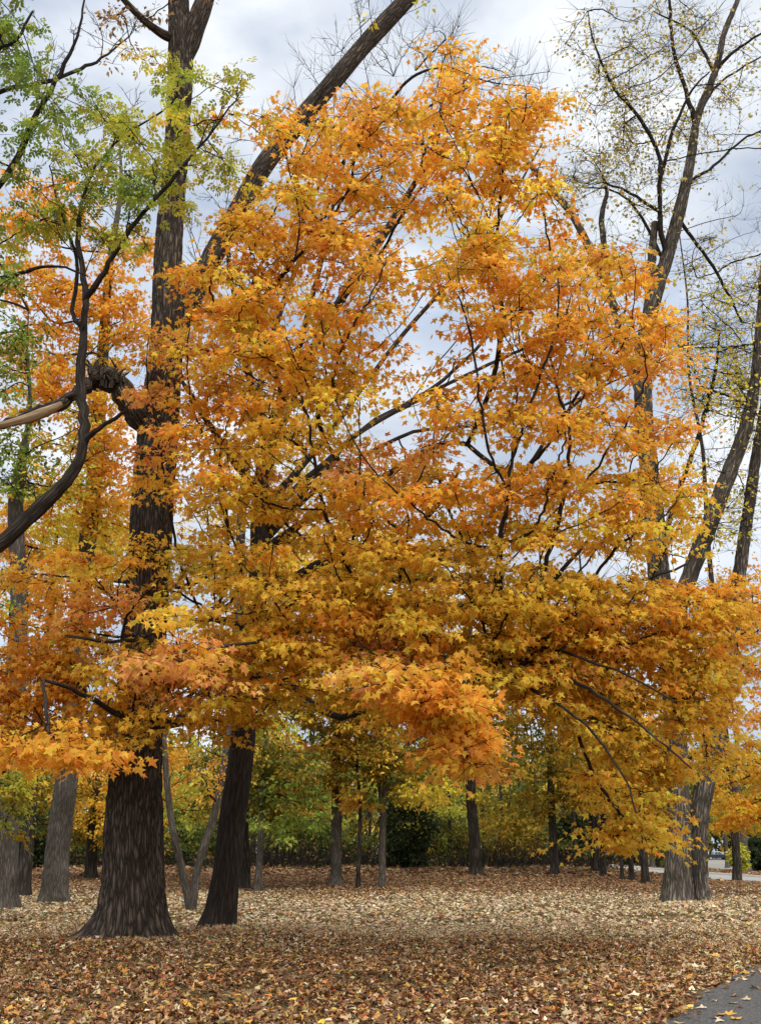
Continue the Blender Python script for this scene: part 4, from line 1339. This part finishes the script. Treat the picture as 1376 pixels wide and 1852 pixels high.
inner = [
    # woods further back: px, distance, diameter, top px y, crown
    (490, 78, .32, 1150, 'dark trunk deep in the woods right of the maple', [(500, 1430, 70, 50, .9, OL), (520, 1350, 80, 50, .7, G)]),
    (512, 92, .35, 1200, 'shadowed trunk deep in the woods near a green shrub layer', [(540, 1490, 80, 40, 1.1, G), (560, 1420, 70, 50, .8, OL)]),
    (560, 84, .3, 1250, 'hidden slim trunk behind the stout grey-brown one', [(560, 1480, 70, 40, 1.0, YG), (580, 1530, 60, 24, .8, OL)]),
    (660, 95, .4, 1100, 'dark woodland trunk behind the thin sapling', [(660, 1460, 70, 40, 1.0, OL), (650, 1500, 60, 30, 1.0, MU), (690, 1380, 70, 50, .6, MU)]),
    (716, 96, .55, 1200, 'thick dark trunk behind the evergreen bush', [(740, 1450, 60, 40, .9, OL), (720, 1400, 60, 40, .7, MU)]),
    (790, 88, .5, 1150, 'dark upright trunk above the woodland shrubs', [(790, 1480, 60, 36, 1.0, YG), (800, 1400, 70, 50, .6, MU), (770, 1520, 60, 24, 1.1, OL)]),
    (836, 100, .5, 1200, 'dim trunk behind the solitary dark trunk', [(830, 1500, 60, 36, 1.0, OL), (850, 1450, 60, 40, .7, MU)]),
    (905, 90, .3, 1280, 'thin trunk among mustard foliage deep in the woods', [(910, 1470, 70, 40, 1.2, MU), (900, 1510, 70, 26, 1.0, OL), (930, 1410, 60, 40, .7, MU)]),
    (945, 105, .45, 1220, 'far woodland trunk below the bright sky gap', [(950, 1440, 60, 40, .8, MU), (960, 1500, 60, 36, .9, OL)]),
    (1022, 100, .4, 1200, 'far woodland trunk behind the dense bush', [(1030, 1480, 60, 40, 1.0, OL), (1040, 1430, 50, 40, .8, MU)]),
    (230, 90, .4, 1150, 'woodland trunk hidden behind the big oak', [(240, 1440, 90, 60, .8, MU), (200, 1520, 80, 30, .8, OL), (100, 1500, 80, 40, .8, OL)]),
    (335, 88, .35, 1150, 'dark woodland trunk seen between the twin grey stems', [(330, 1470, 60, 50, .9, YG), (350, 1520, 50, 30, .8, G), (300, 1380, 70, 50, .5, O)]),
    (380, 96, .4, 1150, 'dark woodland trunk between twin stems and maple', [(380, 1500, 60, 40, .8, OL), (370, 1400, 70, 50, .5, O), (420, 1450, 50, 50, .7, OL)]),
    (20, 80, .5, 1150, 'dim trunk in the woods behind the leftmost pale trunk', [(20, 1480, 70, 50, 1.0, OL), (60, 1400, 80, 60, .8, MU)]),
]
wl_ = ['shaded', 'mossy', 'slim', 'crooked', 'bare-stemmed', 'narrow', 'straight', 'dusky', 'leaning', 'faint', 'lanky', 'dim', 'sooty', 'brown', 'spindly', 'gaunt', 'drab', 'young', 'lean', 'dark']
near_ = ['left of the oak', 'behind the oak', 'by the twin stems', 'by the maple trunk', 'near the grey-brown trunk', 'near the forked tree', 'by the dark evergreen bush', 'near the solitary trunk', 'near the sky gap', 'behind the roadside row']
for q in range(20):
    bx = 20 + q * 53 + rng.uniform(-14, 14)
    pl = [OL, MU, OL, YG, DG, MU][rng.integers(0, 6)]
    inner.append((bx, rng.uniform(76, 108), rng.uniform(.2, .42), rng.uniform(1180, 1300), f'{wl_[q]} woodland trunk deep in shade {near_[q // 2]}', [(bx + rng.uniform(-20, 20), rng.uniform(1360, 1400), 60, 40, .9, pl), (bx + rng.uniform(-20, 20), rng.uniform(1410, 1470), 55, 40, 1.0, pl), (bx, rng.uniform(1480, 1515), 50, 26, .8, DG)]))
for (bx, Y, dia, top, lab, crown) in inner:
    p = at(bx, HORIZON, Y)
    base = np.array([p[0], Y, 0])
    w = dia * F / Y
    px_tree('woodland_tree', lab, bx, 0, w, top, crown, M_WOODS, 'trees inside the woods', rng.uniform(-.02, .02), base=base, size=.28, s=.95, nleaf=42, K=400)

# golden and orange trees filling in behind the maple
px_tree('golden_tree', 'golden tree standing behind the orange maple with its trunk hidden', 611, 1594, 12, 850, [(480, 1000, 110, 80, .8, GD), (620, 940, 110, 70, .7, O), (760, 1010, 120, 70, .8, GD), (700, 1150, 130, 80, .9, GD), (560, 1230, 120, 70, .9, GD), (400, 1180, 100, 80, .9, GD), (380, 1320, 90, 50, .6, O), (340, 950, 80, 60, .6, GD)], None, None, size=.14, tmpl=T_MAPLE5, mat=M_LEAF, s=.65, nleaf=30, front=False)
px_tree('golden_tree', 'golden-orange tree behind the lower right sprays of the maple', 1083, 1578, 12, 900, [(900, 1180, 110, 70, .8, GD), (1010, 1220, 110, 70, .9, GD), (1080, 1120, 110, 70, .8, O), (1100, 1240, 100, 60, .9, GD), (960, 1060, 110, 60, .6, O)], None, None, size=.15, tmpl=T_MAPLE5, mat=M_LEAF, s=.7, nleaf=32)
px_tree('orange_tree', 'orange-gold tree at the right whose foliage hangs beyond the cottonwood', 0, 0, 30, 1000,
        [(1350, 1080, 60, 60, 1.3, O), (1300, 1110, 50, 50, 1.0, O), (1360, 1180, 60, 60, 1.0, O), (1300, 1200, 50, 50, .7, GD), (1340, 1370, 60, 40, .9, GD), (1330, 1430, 60, 36, 1.3, GD), (1350, 1480, 50, 30, 1.3, O), (1310, 1470, 40, 30, 1.2, GD), (1440, 1300, 80, 200, .8, O), (1300, 1400, 30, 40, .7, GD)],
        M_WOODS, base=(at(1470, HORIZON, 44)[0], 44, 0), size=.14, tmpl=T_MAPLE5, mat=M_LEAF, s=.6, K=420)
px_tree('yellow_branch_tree', 'yellow-green tree at the left edge with low hanging leaves', 0, 0, 60, 900, [(10, 1400, 40, 70, 1.8, YG), (20, 1470, 30, 40, 1.5, YG), (50, 1410, 24, 34, .8, YE), (-60, 1300, 80, 120, .9, YG), (-80, 1100, 100, 150, .7, YG)],
        M_MAPLE, base=(at(-190, HORIZON, 27)[0], 27, 0), size=.12, s=.45, K=800)

# bare leafless tree showing above the maple
def bare_tree(label, bx, Y, dia, top, fans, via=None):
    p = at(bx, HORIZON, Y)
    z0 = float(ground_z(p[0], Y))
    t = thing('bare_tree', label, 'tree', (p[0], Y, z0))
    H = at(bx, top, Y)[2] - z0
    hs = np.linspace(0, 1, 9)
    P = np.stack([p[0] + rng.normal(0, .12, 9) * (hs > 0), Y + rng.normal(0, .1, 9), z0 + H * hs], -1)
    if via:
        P = np.array([at(q[0], q[1], Y) for q in via])
        P[0, 2] = z0
    trunk_mesh('trunk', P, dia / 2 * (1 - .85 * hs), M_WOODS, t, 16, 6, [(1, dia * .3, .4, 3), (3.5, dia * .3, .4, 3)], 0, 9, z0, .3, 8)
    C, _, _ = ellipse_clusters([(*f, 1.0, BROWN) for f in fans], 800, lambda x, y: Y + rng.uniform(-2.5, 2.5))
    sd_ = catmull(P, 6)[20:]
    Pn, par, ns = grow(sd_, np.zeros(len(sd_)), C, .45, 1.5)
    tw = Tubes()
    A = np.repeat(C, 6, axis=0)
    d = norm(np.array([0, 0, .9]) + rng.normal(0, .6, A.shape))
    B_ = A + d * rng.uniform(.5, 1.5, (len(A), 1))
    tw.sticks(A, B_, .007, .003)
    tw.build('twig_ends', M_TWIG, t, kind='stuff')
    branch_parts(t, chains_of(Pn, par, ns, .011, .42, .08), M_TWIG, .05, 14)


bare_tree('leafless tree whose fine bare twigs show above the orange maple crown', 405, 36, .5, 200, [(860, 120, 90, 60), (920, 170, 60, 60), (740, 90, 90, 60), (640, 110, 60, 70), (960, 130, 40, 40), (800, 60, 40, 40), (560, 200, 50, 80), (680, 300, 160, 120)],
          [(405, 1640), (412, 1500), (422, 1300), (432, 1100), (440, 900), (470, 700), (530, 500), (610, 340), (690, 220)])
bare_tree('leafless tree with thin upright twigs right of the cottonwood crown', 1330, 62, .45, 420, [(1300, 560, 80, 100), (1340, 430, 60, 100), (1260, 650, 60, 80), (1240, 800, 60, 80), (1330, 750, 60, 80), (1200, 880, 60, 80)])


def vnoise(x, y, sc, seed=0):
    return np.array([noise.noise(Vector((a * sc + seed, b * sc - seed, seed * .7))) for a, b in zip(x, y)])


# ================================================================== SHRUBS, UNDERGROWTH, FAR WOODS
def shrub(label, px, py, Y, wpx, hpx, pal, n=90, size=.12, name='shrub', group=None, nleaf=30, s=.4, mat=None):
    c = at(px, py, Y)
    z0 = float(ground_z(c[0], Y))
    t = thing(name, label, 'shrub', (c[0], Y, z0), group)
    rx, rz = wpx * Y / F / 2, max(hpx * Y / F, .5)
    g = norm(rng.normal(0, 1, (n, 3))) * rng.uniform(.35, 1, (n, 1)) ** .5
    C = np.stack([c[0] + g[:, 0] * rx * (1 + .2 * np.sin(5 * g[:, 2])), Y + g[:, 1] * rx * .8, z0 + rz * (.52 + .5 * g[:, 2])], -1)
    tb = Tubes()
    for i in range(7):
        a0 = np.array([c[0] + rng.normal(0, .1), Y + rng.normal(0, .1), z0 - .1])
        a1 = a0 + np.array([rng.normal(0, rx * .4), rng.normal(0, rx * .3), rz * rng.uniform(.6, .9)])
        tb.add(catmull(np.array([a0, (a0 + a1) / 2 + rng.normal(0, .1, 3), a1]), 4), np.linspace(.03, .008, 9), 5)
    tb.build('stems', M_TWIG, t, kind='stuff')
    finish_crown(t, cluster_leaves(C, np.full(n, s), nleaf, size * 1.2, [pal] * n, [T_OVAL] * n, .8, .3), mat or M_LEAF_BG, 'foliage')


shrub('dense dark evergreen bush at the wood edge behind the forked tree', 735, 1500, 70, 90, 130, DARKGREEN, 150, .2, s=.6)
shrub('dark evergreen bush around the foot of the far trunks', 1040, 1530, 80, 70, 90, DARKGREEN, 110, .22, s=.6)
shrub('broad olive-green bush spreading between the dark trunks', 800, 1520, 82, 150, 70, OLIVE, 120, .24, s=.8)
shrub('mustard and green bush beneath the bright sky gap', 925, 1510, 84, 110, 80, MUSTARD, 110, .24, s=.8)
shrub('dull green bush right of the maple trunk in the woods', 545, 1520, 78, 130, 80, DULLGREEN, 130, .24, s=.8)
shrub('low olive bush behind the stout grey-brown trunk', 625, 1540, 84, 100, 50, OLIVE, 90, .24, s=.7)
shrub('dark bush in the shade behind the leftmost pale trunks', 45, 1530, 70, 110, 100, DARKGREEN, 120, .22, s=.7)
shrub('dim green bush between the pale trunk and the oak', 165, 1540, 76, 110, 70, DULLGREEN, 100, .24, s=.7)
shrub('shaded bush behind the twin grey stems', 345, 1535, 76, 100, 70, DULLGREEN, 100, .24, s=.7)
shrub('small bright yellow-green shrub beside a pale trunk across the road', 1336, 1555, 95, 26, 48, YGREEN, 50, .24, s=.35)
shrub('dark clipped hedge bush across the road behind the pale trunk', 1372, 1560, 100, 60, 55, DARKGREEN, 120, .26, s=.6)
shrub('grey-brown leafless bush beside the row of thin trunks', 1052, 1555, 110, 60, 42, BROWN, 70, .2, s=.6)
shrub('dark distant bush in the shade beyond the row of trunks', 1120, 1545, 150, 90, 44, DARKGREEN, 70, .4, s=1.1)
px_tree('pale_tree', 'pale slender trunk across the park road near the parked truck', 1315, 1570, 7, 1250, [(1290, 1480, 40, 40, .7, MU), (1330, 1450, 40, 50, .6, OL)], M_GREY, 'trees across the park road', size=.35, s=1.2, nleaf=30)
px_tree('pale_tree', 'stout pale grey trunk across the park road beside a dark hedge', 1350, 1578, 13, 1250, [(1350, 1450, 50, 50, .6, OL), (1360, 1380, 50, 50, .4, MU)], M_GREY, 'trees across the park road', size=.3, s=1.1, nleaf=30)
px_tree('pale_tree', 'left one of two pale trunks showing between the row and the cottonwood', 1179, 1568, 9, 1300, [(1180, 1440, 40, 40, .5, GD)], M_GREY, 'trees across the park road', size=.35, s=1.2, nleaf=30)
px_tree('pale_tree', 'right one of two pale trunks close behind the cottonwood', 1194, 1568, 8, 1300, [(1200, 1440, 40, 40, .5, GD)], M_GREY, 'trees across the park road', size=.35, s=1.2, nleaf=30)

# undergrowth along the wood edge: a thicket of dead stems and dark leaves
tb = Tubes()
M = 9000
ux = rng.uniform(-32, 15, M)
uy = 70 + 5 * vnoise(ux, 0 * ux, .35, 4) + rng.gamma(1.5, 7, M)
uz = ground_z(ux, uy)
A = np.stack([ux, uy, uz - .05], -1)
d = norm(np.stack([rng.normal(0, .45, M), rng.normal(0, .45, M), np.ones(M)], -1))
hg = np.clip(1.1 + 1.3 * vnoise(ux, uy, .3, 8), .25, 2.4)
tb.sticks(A, A + d * (hg * rng.uniform(.4, 1.2, M))[:, None], .02, .008)
tb.build('undergrowth', M_TWIG, None, kind='stuff')
bpy.data.objects['undergrowth']['label'] = 'tangled dark undergrowth of dead stems along the wood edge'
bpy.data.objects['undergrowth']['category'] = 'undergrowth'
M = 16000
ux = rng.uniform(-34, 16, M)
uy = 70 + 5 * vnoise(ux, 0 * ux, .35, 4) + rng.gamma(1.5, 7, M)
uz = ground_z(ux, uy) + rng.uniform(0, 1, M) ** 1.4 * np.clip(1.3 + 1.6 * vnoise(ux, uy, .3, 8), .15, 2.8)
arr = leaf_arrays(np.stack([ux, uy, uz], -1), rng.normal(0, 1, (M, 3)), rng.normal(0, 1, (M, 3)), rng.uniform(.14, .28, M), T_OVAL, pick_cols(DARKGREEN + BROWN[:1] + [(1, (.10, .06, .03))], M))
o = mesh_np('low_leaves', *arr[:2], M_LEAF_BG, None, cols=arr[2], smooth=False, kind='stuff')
o['label'] = 'low dark leaves tangled in the shaded undergrowth'
o['category'] = 'undergrowth'

# far-off wood that closes the view
tb = Tubes()
res = []
Cf, sf, pf = [], [], []
for i in range(260):
    Y = rng.uniform(108, 215) if i < 150 else rng.uniform(262, 330)
    x = (rng.uniform(-.46, .46) if i < 200 else rng.uniform(.24, .37)) * Y
    if .268 < x / Y < .325 and Y < 260:
        continue
    z0 = float(ground_z(x, Y))
    H = rng.uniform(.055, .105) * Y + rng.uniform(0, 3)
    r = rng.uniform(.12, .28)
    tb.sticks([[x, Y, z0 - .2]], [[x + rng.normal(0, .4), Y, z0 + H * .85]], r, r * .5, 7)
    k = int(28 * (Y / 150))
    g = norm(rng.normal(0, 1, (k, 3))) * rng.uniform(.3, 1, (k, 1)) ** .4
    w = H * .38
    for q in g:
        Cf.append([x + q[0] * w, Y + q[1] * w, z0 + H * (.56 + .46 * q[2])])
        sf.append(1.5)
        pf.append(None)
    pal = [OLIVE, MUSTARD, DULLGREEN, OLIVE, MUSTARD, DARKGREEN, YGREEN][rng.integers(0, 7)]
    pf[-k:] = [pal] * k
far = finish_crown(None, cluster_leaves(np.array(Cf), np.array(sf), 10, .95, pf, [T_OVAL] * len(Cf), .7, .3), M_LEAF_BG, 'far_wood')[0]
far['label'] = 'far-off autumn wood closing the view behind the clearing'
far['category'] = 'wood'
o = tb.build('far_trunks', M_WOODS, far, kind='stuff')

# ================================================================== FALLEN LEAVES
TAN = [(5, (.50, .38, .225)), (4, (.60, .48, .31)), (3, (.40, .285, .155)), (2, (.70, .59, .42)), (2, (.24, .16, .085)), (1, (.52, .30, .10))]
RUST = [(5, (.36, .21, .095)), (4, (.43, .255, .105)), (3, (.26, .15, .07)), (3, (.52, .385, .22)), (2, (.53, .26, .06)), (.6, (.38, .10, .04)), (1, (.62, .39, .08)), (2, (.13, .085, .045)), (1, (.62, .50, .33))]
WOODB = [(5, (.26, .15, .08)), (4, (.33, .20, .10)), (2, (.18, .10, .055)), (1, (.42, .29, .16))]


def scatter(n, y0, y1, wide):
    """even over the ground inside a widening wedge in front of the camera position"""
    u = rng.uniform(0, 1, n)
    Y = np.sqrt(y0 * y0 + u * (y1 * y1 - y0 * y0))
    X = rng.uniform(-1, 1, n) * (wide * Y + 1.0)
    return X, Y


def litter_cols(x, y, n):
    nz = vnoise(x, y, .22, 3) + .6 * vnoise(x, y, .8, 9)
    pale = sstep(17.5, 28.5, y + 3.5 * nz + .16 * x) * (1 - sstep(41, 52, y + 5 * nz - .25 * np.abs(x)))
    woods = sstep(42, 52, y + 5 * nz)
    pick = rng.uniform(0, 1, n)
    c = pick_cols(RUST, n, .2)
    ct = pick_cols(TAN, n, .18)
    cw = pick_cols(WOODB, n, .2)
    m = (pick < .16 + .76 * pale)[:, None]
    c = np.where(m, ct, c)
    near = (rng.uniform(0, 1, n) < .62 * (1 - sstep(14.5, 26, y + 4 * nz + .3 * x)))[:, None]  # redder brown near leaves, darkened to put the foreground shade into their colour
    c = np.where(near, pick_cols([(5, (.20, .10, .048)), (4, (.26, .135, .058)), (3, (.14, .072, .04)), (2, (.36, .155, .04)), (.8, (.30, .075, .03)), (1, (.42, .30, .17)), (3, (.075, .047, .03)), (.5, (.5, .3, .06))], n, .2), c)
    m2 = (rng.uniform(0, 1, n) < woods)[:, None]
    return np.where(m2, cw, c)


def keep_mask(x, y):
    nz = vnoise(x, y, .55, 21) + .7 * vnoise(x, y, 1.7, 5)
    k = rng.uniform(0, 1, len(x)) < np.clip(1.05 - 1.9 * np.maximum(0, nz - .12), .2, 1)
    ps = path_side(x, y)
    on = (ps > -.12 + .24 * vnoise(x, y, 1.1, 2) + rng.exponential(.07, len(x))) & (ps < 2.6)
    return k & ~on


# single leaves: on the asphalt, and along its edge
def single_leaf(x, y, z, s, col, label, group, lift=.02):
    tv, tf = T_CURL[rng.integers(0, len(T_CURL))]
    tv = tv * np.array([1, 1, .42])
    n_ = norm(np.array([rng.normal(0, .22), rng.normal(0, .22), 1.0]))
    th = rng.uniform(0, 6.28)
    t_ = np.array([math.cos(th), math.sin(th), 0])
    v, f, c = leaf_arrays(np.zeros((1, 3)), t_[None], n_[None], np.array([s]), (tv, tf), col[None])
    o = mesh_np('fallen_leaf', v, f, M_LITTER, None, cols=c, smooth=False)
    o.location = (x, y, z - v[:, 2].min() + .003)
    o['label'], o['category'], o['group'] = label, 'leaf', group


kinds = [((.52, .40, .24), 'pale tan'), ((.40, .24, .11), 'brown'), ((.60, .36, .07), 'yellow'), ((.44, .17, .06), 'rust-red'), ((.62, .52, .36), 'cream')]
cnt = 0
while cnt < 95:
    t, off = rng.uniform(-2.5, 9), rng.exponential(.55) + .02
    if off > 2.4:
        continue
    p = pa + pdir * t + pn * (off + .002 * t * t * (1 if t > 0 else .3))
    k = int(rng.choice(5, p=[.4, .22, .1, .1, .18]))
    col = np.array(kinds[k][0]) * math.exp(rng.normal(0, .12))
    single_leaf(p[0], p[1], float(ground_z(*p)) + .05, rng.uniform(.09, .15), col, f'{kinds[k][1]} fallen leaf lying on the grey asphalt path', f'{kinds[k][1]} leaves on the asphalt path')
    cnt += 1
cnt = 0
while cnt < 200:
    t, off = rng.uniform(-1.5, 8), -rng.uniform(.05, 1.0)
    p = pa + pdir * t + pn * (off + .002 * t * t * (1 if t > 0 else .3))
    k = int(rng.choice(5, p=[.35, .3, .08, .12, .15]))
    col = np.array(kinds[k][0]) * math.exp(rng.normal(0, .15))
    single_leaf(p[0], p[1], float(ground_z(*p)) + rng.uniform(.03, .06), rng.uniform(.09, .15), col, f'{kinds[k][1]} curled leaf in the litter bordering the asphalt path', f'{kinds[k][1]} leaves bordering the asphalt path')
    cnt += 1

arr = []
# near: full curled maple leaves
x, y = scatter(122000, 9.8, 27, .37)
k = keep_mask(x, y)
x, y = x[k], y[k]
T_ALL = T_CURL + T_BIT
idx = rng.choice(len(T_ALL), len(x), p=[.05] * 5 + [.27, .28, .2])
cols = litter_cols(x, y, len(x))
for i, tmq in enumerate(T_ALL):
    m = idx == i
    n = m.sum()
    z = ground_z(x[m], y[m]) + rng.uniform(.012, .055, n) + .05 * ((path_side(x[m], y[m]) > -.03) & (path_side(x[m], y[m]) < 2.63))
    th = rng.uniform(0, 6.28, n)
    tip = np.stack([np.cos(th), np.sin(th), rng.normal(0, .2, n)], -1)
    nr = norm(np.stack([rng.normal(0, .3, n), rng.normal(0, .3, n), np.ones(n)], -1))
    arr.append(leaf_arrays(np.stack([x[m], y[m], z], -1), tip, nr, rng.uniform(.05, .12, n), tmq, cols[m]))
# leaves banked up against the near trunks
for (bc, r_in, cnt_) in ((OAK, .55, 1500), (MAPLE, .33, 900), (COTTON, .75, 1200)):
    th = rng.uniform(0, 6.28, cnt_)
    rad = r_in + rng.exponential(.38, cnt_)
    if bc is OAK:
        rad = rad + .75 * np.maximum(0, np.cos(th - math.pi)) ** 4
    bx_, by_ = bc[0] + rad * np.cos(th), bc[1] + rad * np.sin(th)
    zz = ground_z(bx_, by_) + rng.uniform(.0, .12, cnt_) * np.exp(-(rad - r_in) / .35) + .02
    tip = np.stack([np.cos(th + 1.5), np.sin(th + 1.5), rng.normal(0, .4, cnt_)], -1)
    nr = norm(np.stack([.7 * np.cos(th) + rng.normal(0, .3, cnt_), .7 * np.sin(th) + rng.normal(0, .3, cnt_), np.ones(cnt_)], -1))
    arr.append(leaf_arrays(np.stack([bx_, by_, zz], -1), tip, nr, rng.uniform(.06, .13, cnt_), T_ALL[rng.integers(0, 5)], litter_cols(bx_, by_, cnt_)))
# further: simple curled leaves
T_FAR = (np.array([[-.4, -.3, .1], [.45, -.2, .25], [.1, .55, .05], [-.3, .35, .3]]), np.array([[0, 1, 2], [0, 2, 3]]))
x, y = scatter(125000, 25.5, 62, .385)
k = keep_mask(x, y)
x, y = x[k], y[k]
n = len(x)
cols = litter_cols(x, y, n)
z = ground_z(x, y) + rng.uniform(.0, .05, n)
th = rng.uniform(0, 6.28, n)
tip = np.stack([np.cos(th), np.sin(th), rng.normal(0, .3, n)], -1)
nr = norm(np.stack([rng.normal(0, .4, n), rng.normal(0, .4, n), np.ones(n)], -1))
arr.append(leaf_arrays(np.stack([x, y, z], -1), tip, nr, rng.uniform(.08, .15, n), T_FAR, cols))
x, y = scatter(42000, 60, 110, .40)
n = len(x)
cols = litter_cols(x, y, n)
z = ground_z(x, y) + rng.uniform(.0, .05, n)
th = rng.uniform(0, 6.28, n)
onroad = np.abs((np.stack([x, y], -1) - r0) @ rn - 4.5) < 4.9
x, y, z, th, cols = x[~onroad], y[~onroad], z[~onroad], th[~onroad], cols[~onroad]
n = len(x)
tip = np.stack([np.cos(th), np.sin(th), rng.normal(0, .3, n)], -1)
nr = norm(np.stack([rng.normal(0, .4, n), rng.normal(0, .4, n), np.ones(n)], -1))
arr.append(leaf_arrays(np.stack([x, y, z], -1), tip, nr, rng.uniform(.2, .34, n), T_FAR, cols))
v, f, c = cat_arrays(arr)
print('litter tris', len(f))
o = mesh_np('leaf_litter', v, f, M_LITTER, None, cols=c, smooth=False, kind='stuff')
o['label'] = 'thick litter of fallen brown and tan leaves covering the lawn'
o['category'] = 'leaves'

# grass showing through
x, y = scatter(140000, 9.5, 45, .40)
nz = vnoise(x, y, .55, 21) + .7 * vnoise(x, y, 1.7, 5)
k = (nz > .10) & (path_side(x, y) < -.02)
x, y = x[k], y[k]
n = len(x)
z = ground_z(x, y)
T_BLADE = (np.array([[-.06, 0, 0], [.06, 0, 0], [0, 1, .35]]), np.array([[0, 1, 2]]))
tip = norm(np.stack([rng.normal(0, .45, n), rng.normal(0, .45, n), np.ones(n)], -1))
arr = leaf_arrays(np.stack([x, y, z], -1), tip, norm(rng.normal(0, 1, (n, 3))), rng.uniform(.04, .09, n), T_BLADE, pick_cols([(3, (.07, .09, .025)), (2, (.10, .115, .03)), (1, (.14, .13, .05))], n))
o = mesh_np('grass', arr[0], arr[1], M_GRASS, None, cols=arr[2], smooth=False, kind='stuff')
o['label'] = 'thin green grass showing between the fallen leaves'
o['category'] = 'grass'

# ================================================================== PICK-UP TRUCK far across the road
def prism(name, prof, y0, y1, mat, parent, bevel=.03):
    """side profile (x,z) extruded across the width"""
    n = len(prof)
    V = [(x, y0, z) for x, z in prof] + [(x, y1, z) for x, z in prof]
    me = bpy.data.meshes.new(name)
    faces = [tuple(range(n - 1, -1, -1)), tuple(range(n, 2 * n))] + [(i, (i + 1) % n, n + (i + 1) % n, n + i) for i in range(n)]
    me.from_pydata(V, [], faces)
    me.materials.append(mat)
    o = bpy.data.objects.new(name, me)
    COL.objects.link(o)
    o.parent = parent
    if bevel:
        b = o.modifiers.new('bevel', 'BEVEL')
        b.width = bevel
        b.segments = 2
    return o


def disc(name, x, y0, y1, z, r, mat, parent, n=24):
    a = np.linspace(0, 2 * math.pi, n, endpoint=False)
    return prism(name, [(x + r * math.cos(q), z + r * math.sin(q)) for q in a], y0, y1, mat, parent, .015)


M_PAINT = plain_mat('dark_paint', (.012, .016, .026), .25, 0, .1)
M_SILVER = plain_mat('silver_paint', (.42, .44, .46), .3, .3, .08)
M_GLASS = plain_mat('window_glass', (.05, .065, .08), .06, 0, .05)
M_TYRE = plain_mat('tyre_rubber', (.02, .02, .02), .85)
M_RIM = plain_mat('wheel_rim', (.5, .5, .5), .35, .8)
M_LAMP = plain_mat('lamp_lens', (.55, .5, .45), .2)
tp = on_ground(1296, 1555.5)
truck = thing('pickup_truck', 'dark pickup truck parked at the far end of the drive beyond the road', 'truck', (tp[0], tp[1], float(ground_z(tp[0], tp[1])) + .03))
prism('body', [(-2.75, .5), (-2.8, .95), (-2.7, 1.12), (-.95, 1.15), (-.9, 1.18), (1.1, 1.18), (1.2, 1.15), (2.55, 1.05), (2.75, .9), (2.8, .5), (2.3, .42), (-2.3, .42)], -.95, .95, M_PAINT, truck, .05)
cab = prism('cab', [(-1.0, 1.14), (-.85, 1.72), (-.6, 1.82), (.45, 1.82), (.75, 1.72), (1.35, 1.14)], -.85, .85, M_SILVER, truck, .06)
prism('side_window', [(-.72, 1.22), (-.62, 1.64), (-.05, 1.68), (-.05, 1.22)], -.868, -.84, M_GLASS, truck, 0)
prism('side_window', [(.05, 1.22), (.05, 1.68), (.45, 1.68), (1.0, 1.22)], -.868, -.84, M_GLASS, truck, 0)
wsn = prism('windscreen', [(.82, 1.70), (.86, 1.70), (1.40, 1.20), (1.36, 1.20)], -.74, .74, M_GLASS, truck, 0)
prism('bumper', [(2.74, .5), (2.9, .52), (2.9, .68), (2.74, .7)], -.92, .92, M_SILVER, truck, .02)
prism('bumper', [(-2.92, .5), (-2.76, .5), (-2.76, .68), (-2.92, .66)], -.92, .92, M_SILVER, truck, .02)
for yy in (-.86, .6):
    prism('headlight', [(2.66, .8), (2.8, .8), (2.78, .95), (2.66, .98)], yy, yy + .26, M_LAMP, truck, .01)
for xx in (-1.75, 1.75):
    for (y0, y1) in ((-.99, -.72), (.72, .99)):
        wh = disc('wheel', xx, y0, y1, .36, .37, M_TYRE, truck)
        disc('rim', xx, y0 - .012 if y0 < 0 else y1 - .1, y0 + .1 if y0 < 0 else y1 + .012, .36, .21, M_RIM, wh, 16)
truck.rotation_euler = (0, 0, math.radians(4))

# low timber rails across the road
M_RAIL = plain_mat('weathered_timber', (.40, .36, .30), .85)


def rail(label, a, b, posts, h):
    a, b = np.asarray(a, float), np.asarray(b, float)
    za = float(ground_z(a[0], a[1]))
    t = thing('timber_rail', label, 'rail', (a[0], a[1], za), 'low timber rails beyond the road')
    d = (b - a) / np.linalg.norm(b - a)
    n = np.array([-d[1], d[0]])
    L = np.linalg.norm(b - a)
    for k in range(posts):
        s = L * k / (posts - 1)
        prism('post', [(s - .07, -.2), (s + .07, -.2), (s + .07, h), (s - .07, h)], -.07, .07, M_RAIL, t, .015)
    prism('rail', [(-.1, h - .02), (L + .1, h - .02), (L + .1, h + .14), (-.1, h + .14)], -.09, .09, M_RAIL, t, .02)
    t.rotation_euler = (0, 0, math.atan2(d[1], d[0]))


ra, rb_ = on_ground(1321, 1567)[:2], on_ground(1334, 1569)[:2]
rail('short timber rail beside the slender pale trunk across the road', ra, rb_, 2, .45)
ra = on_ground(1100, 1561)[:2]
rail('long timber rail behind the row of thin trunks', ra, ra + np.array([9.5, 1.0]), 5, .7)

tot = sum(len(o.data.polygons) for o in bpy.data.objects if o.type == 'MESH')
print('faces', tot, 'objects', len(bpy.data.objects))
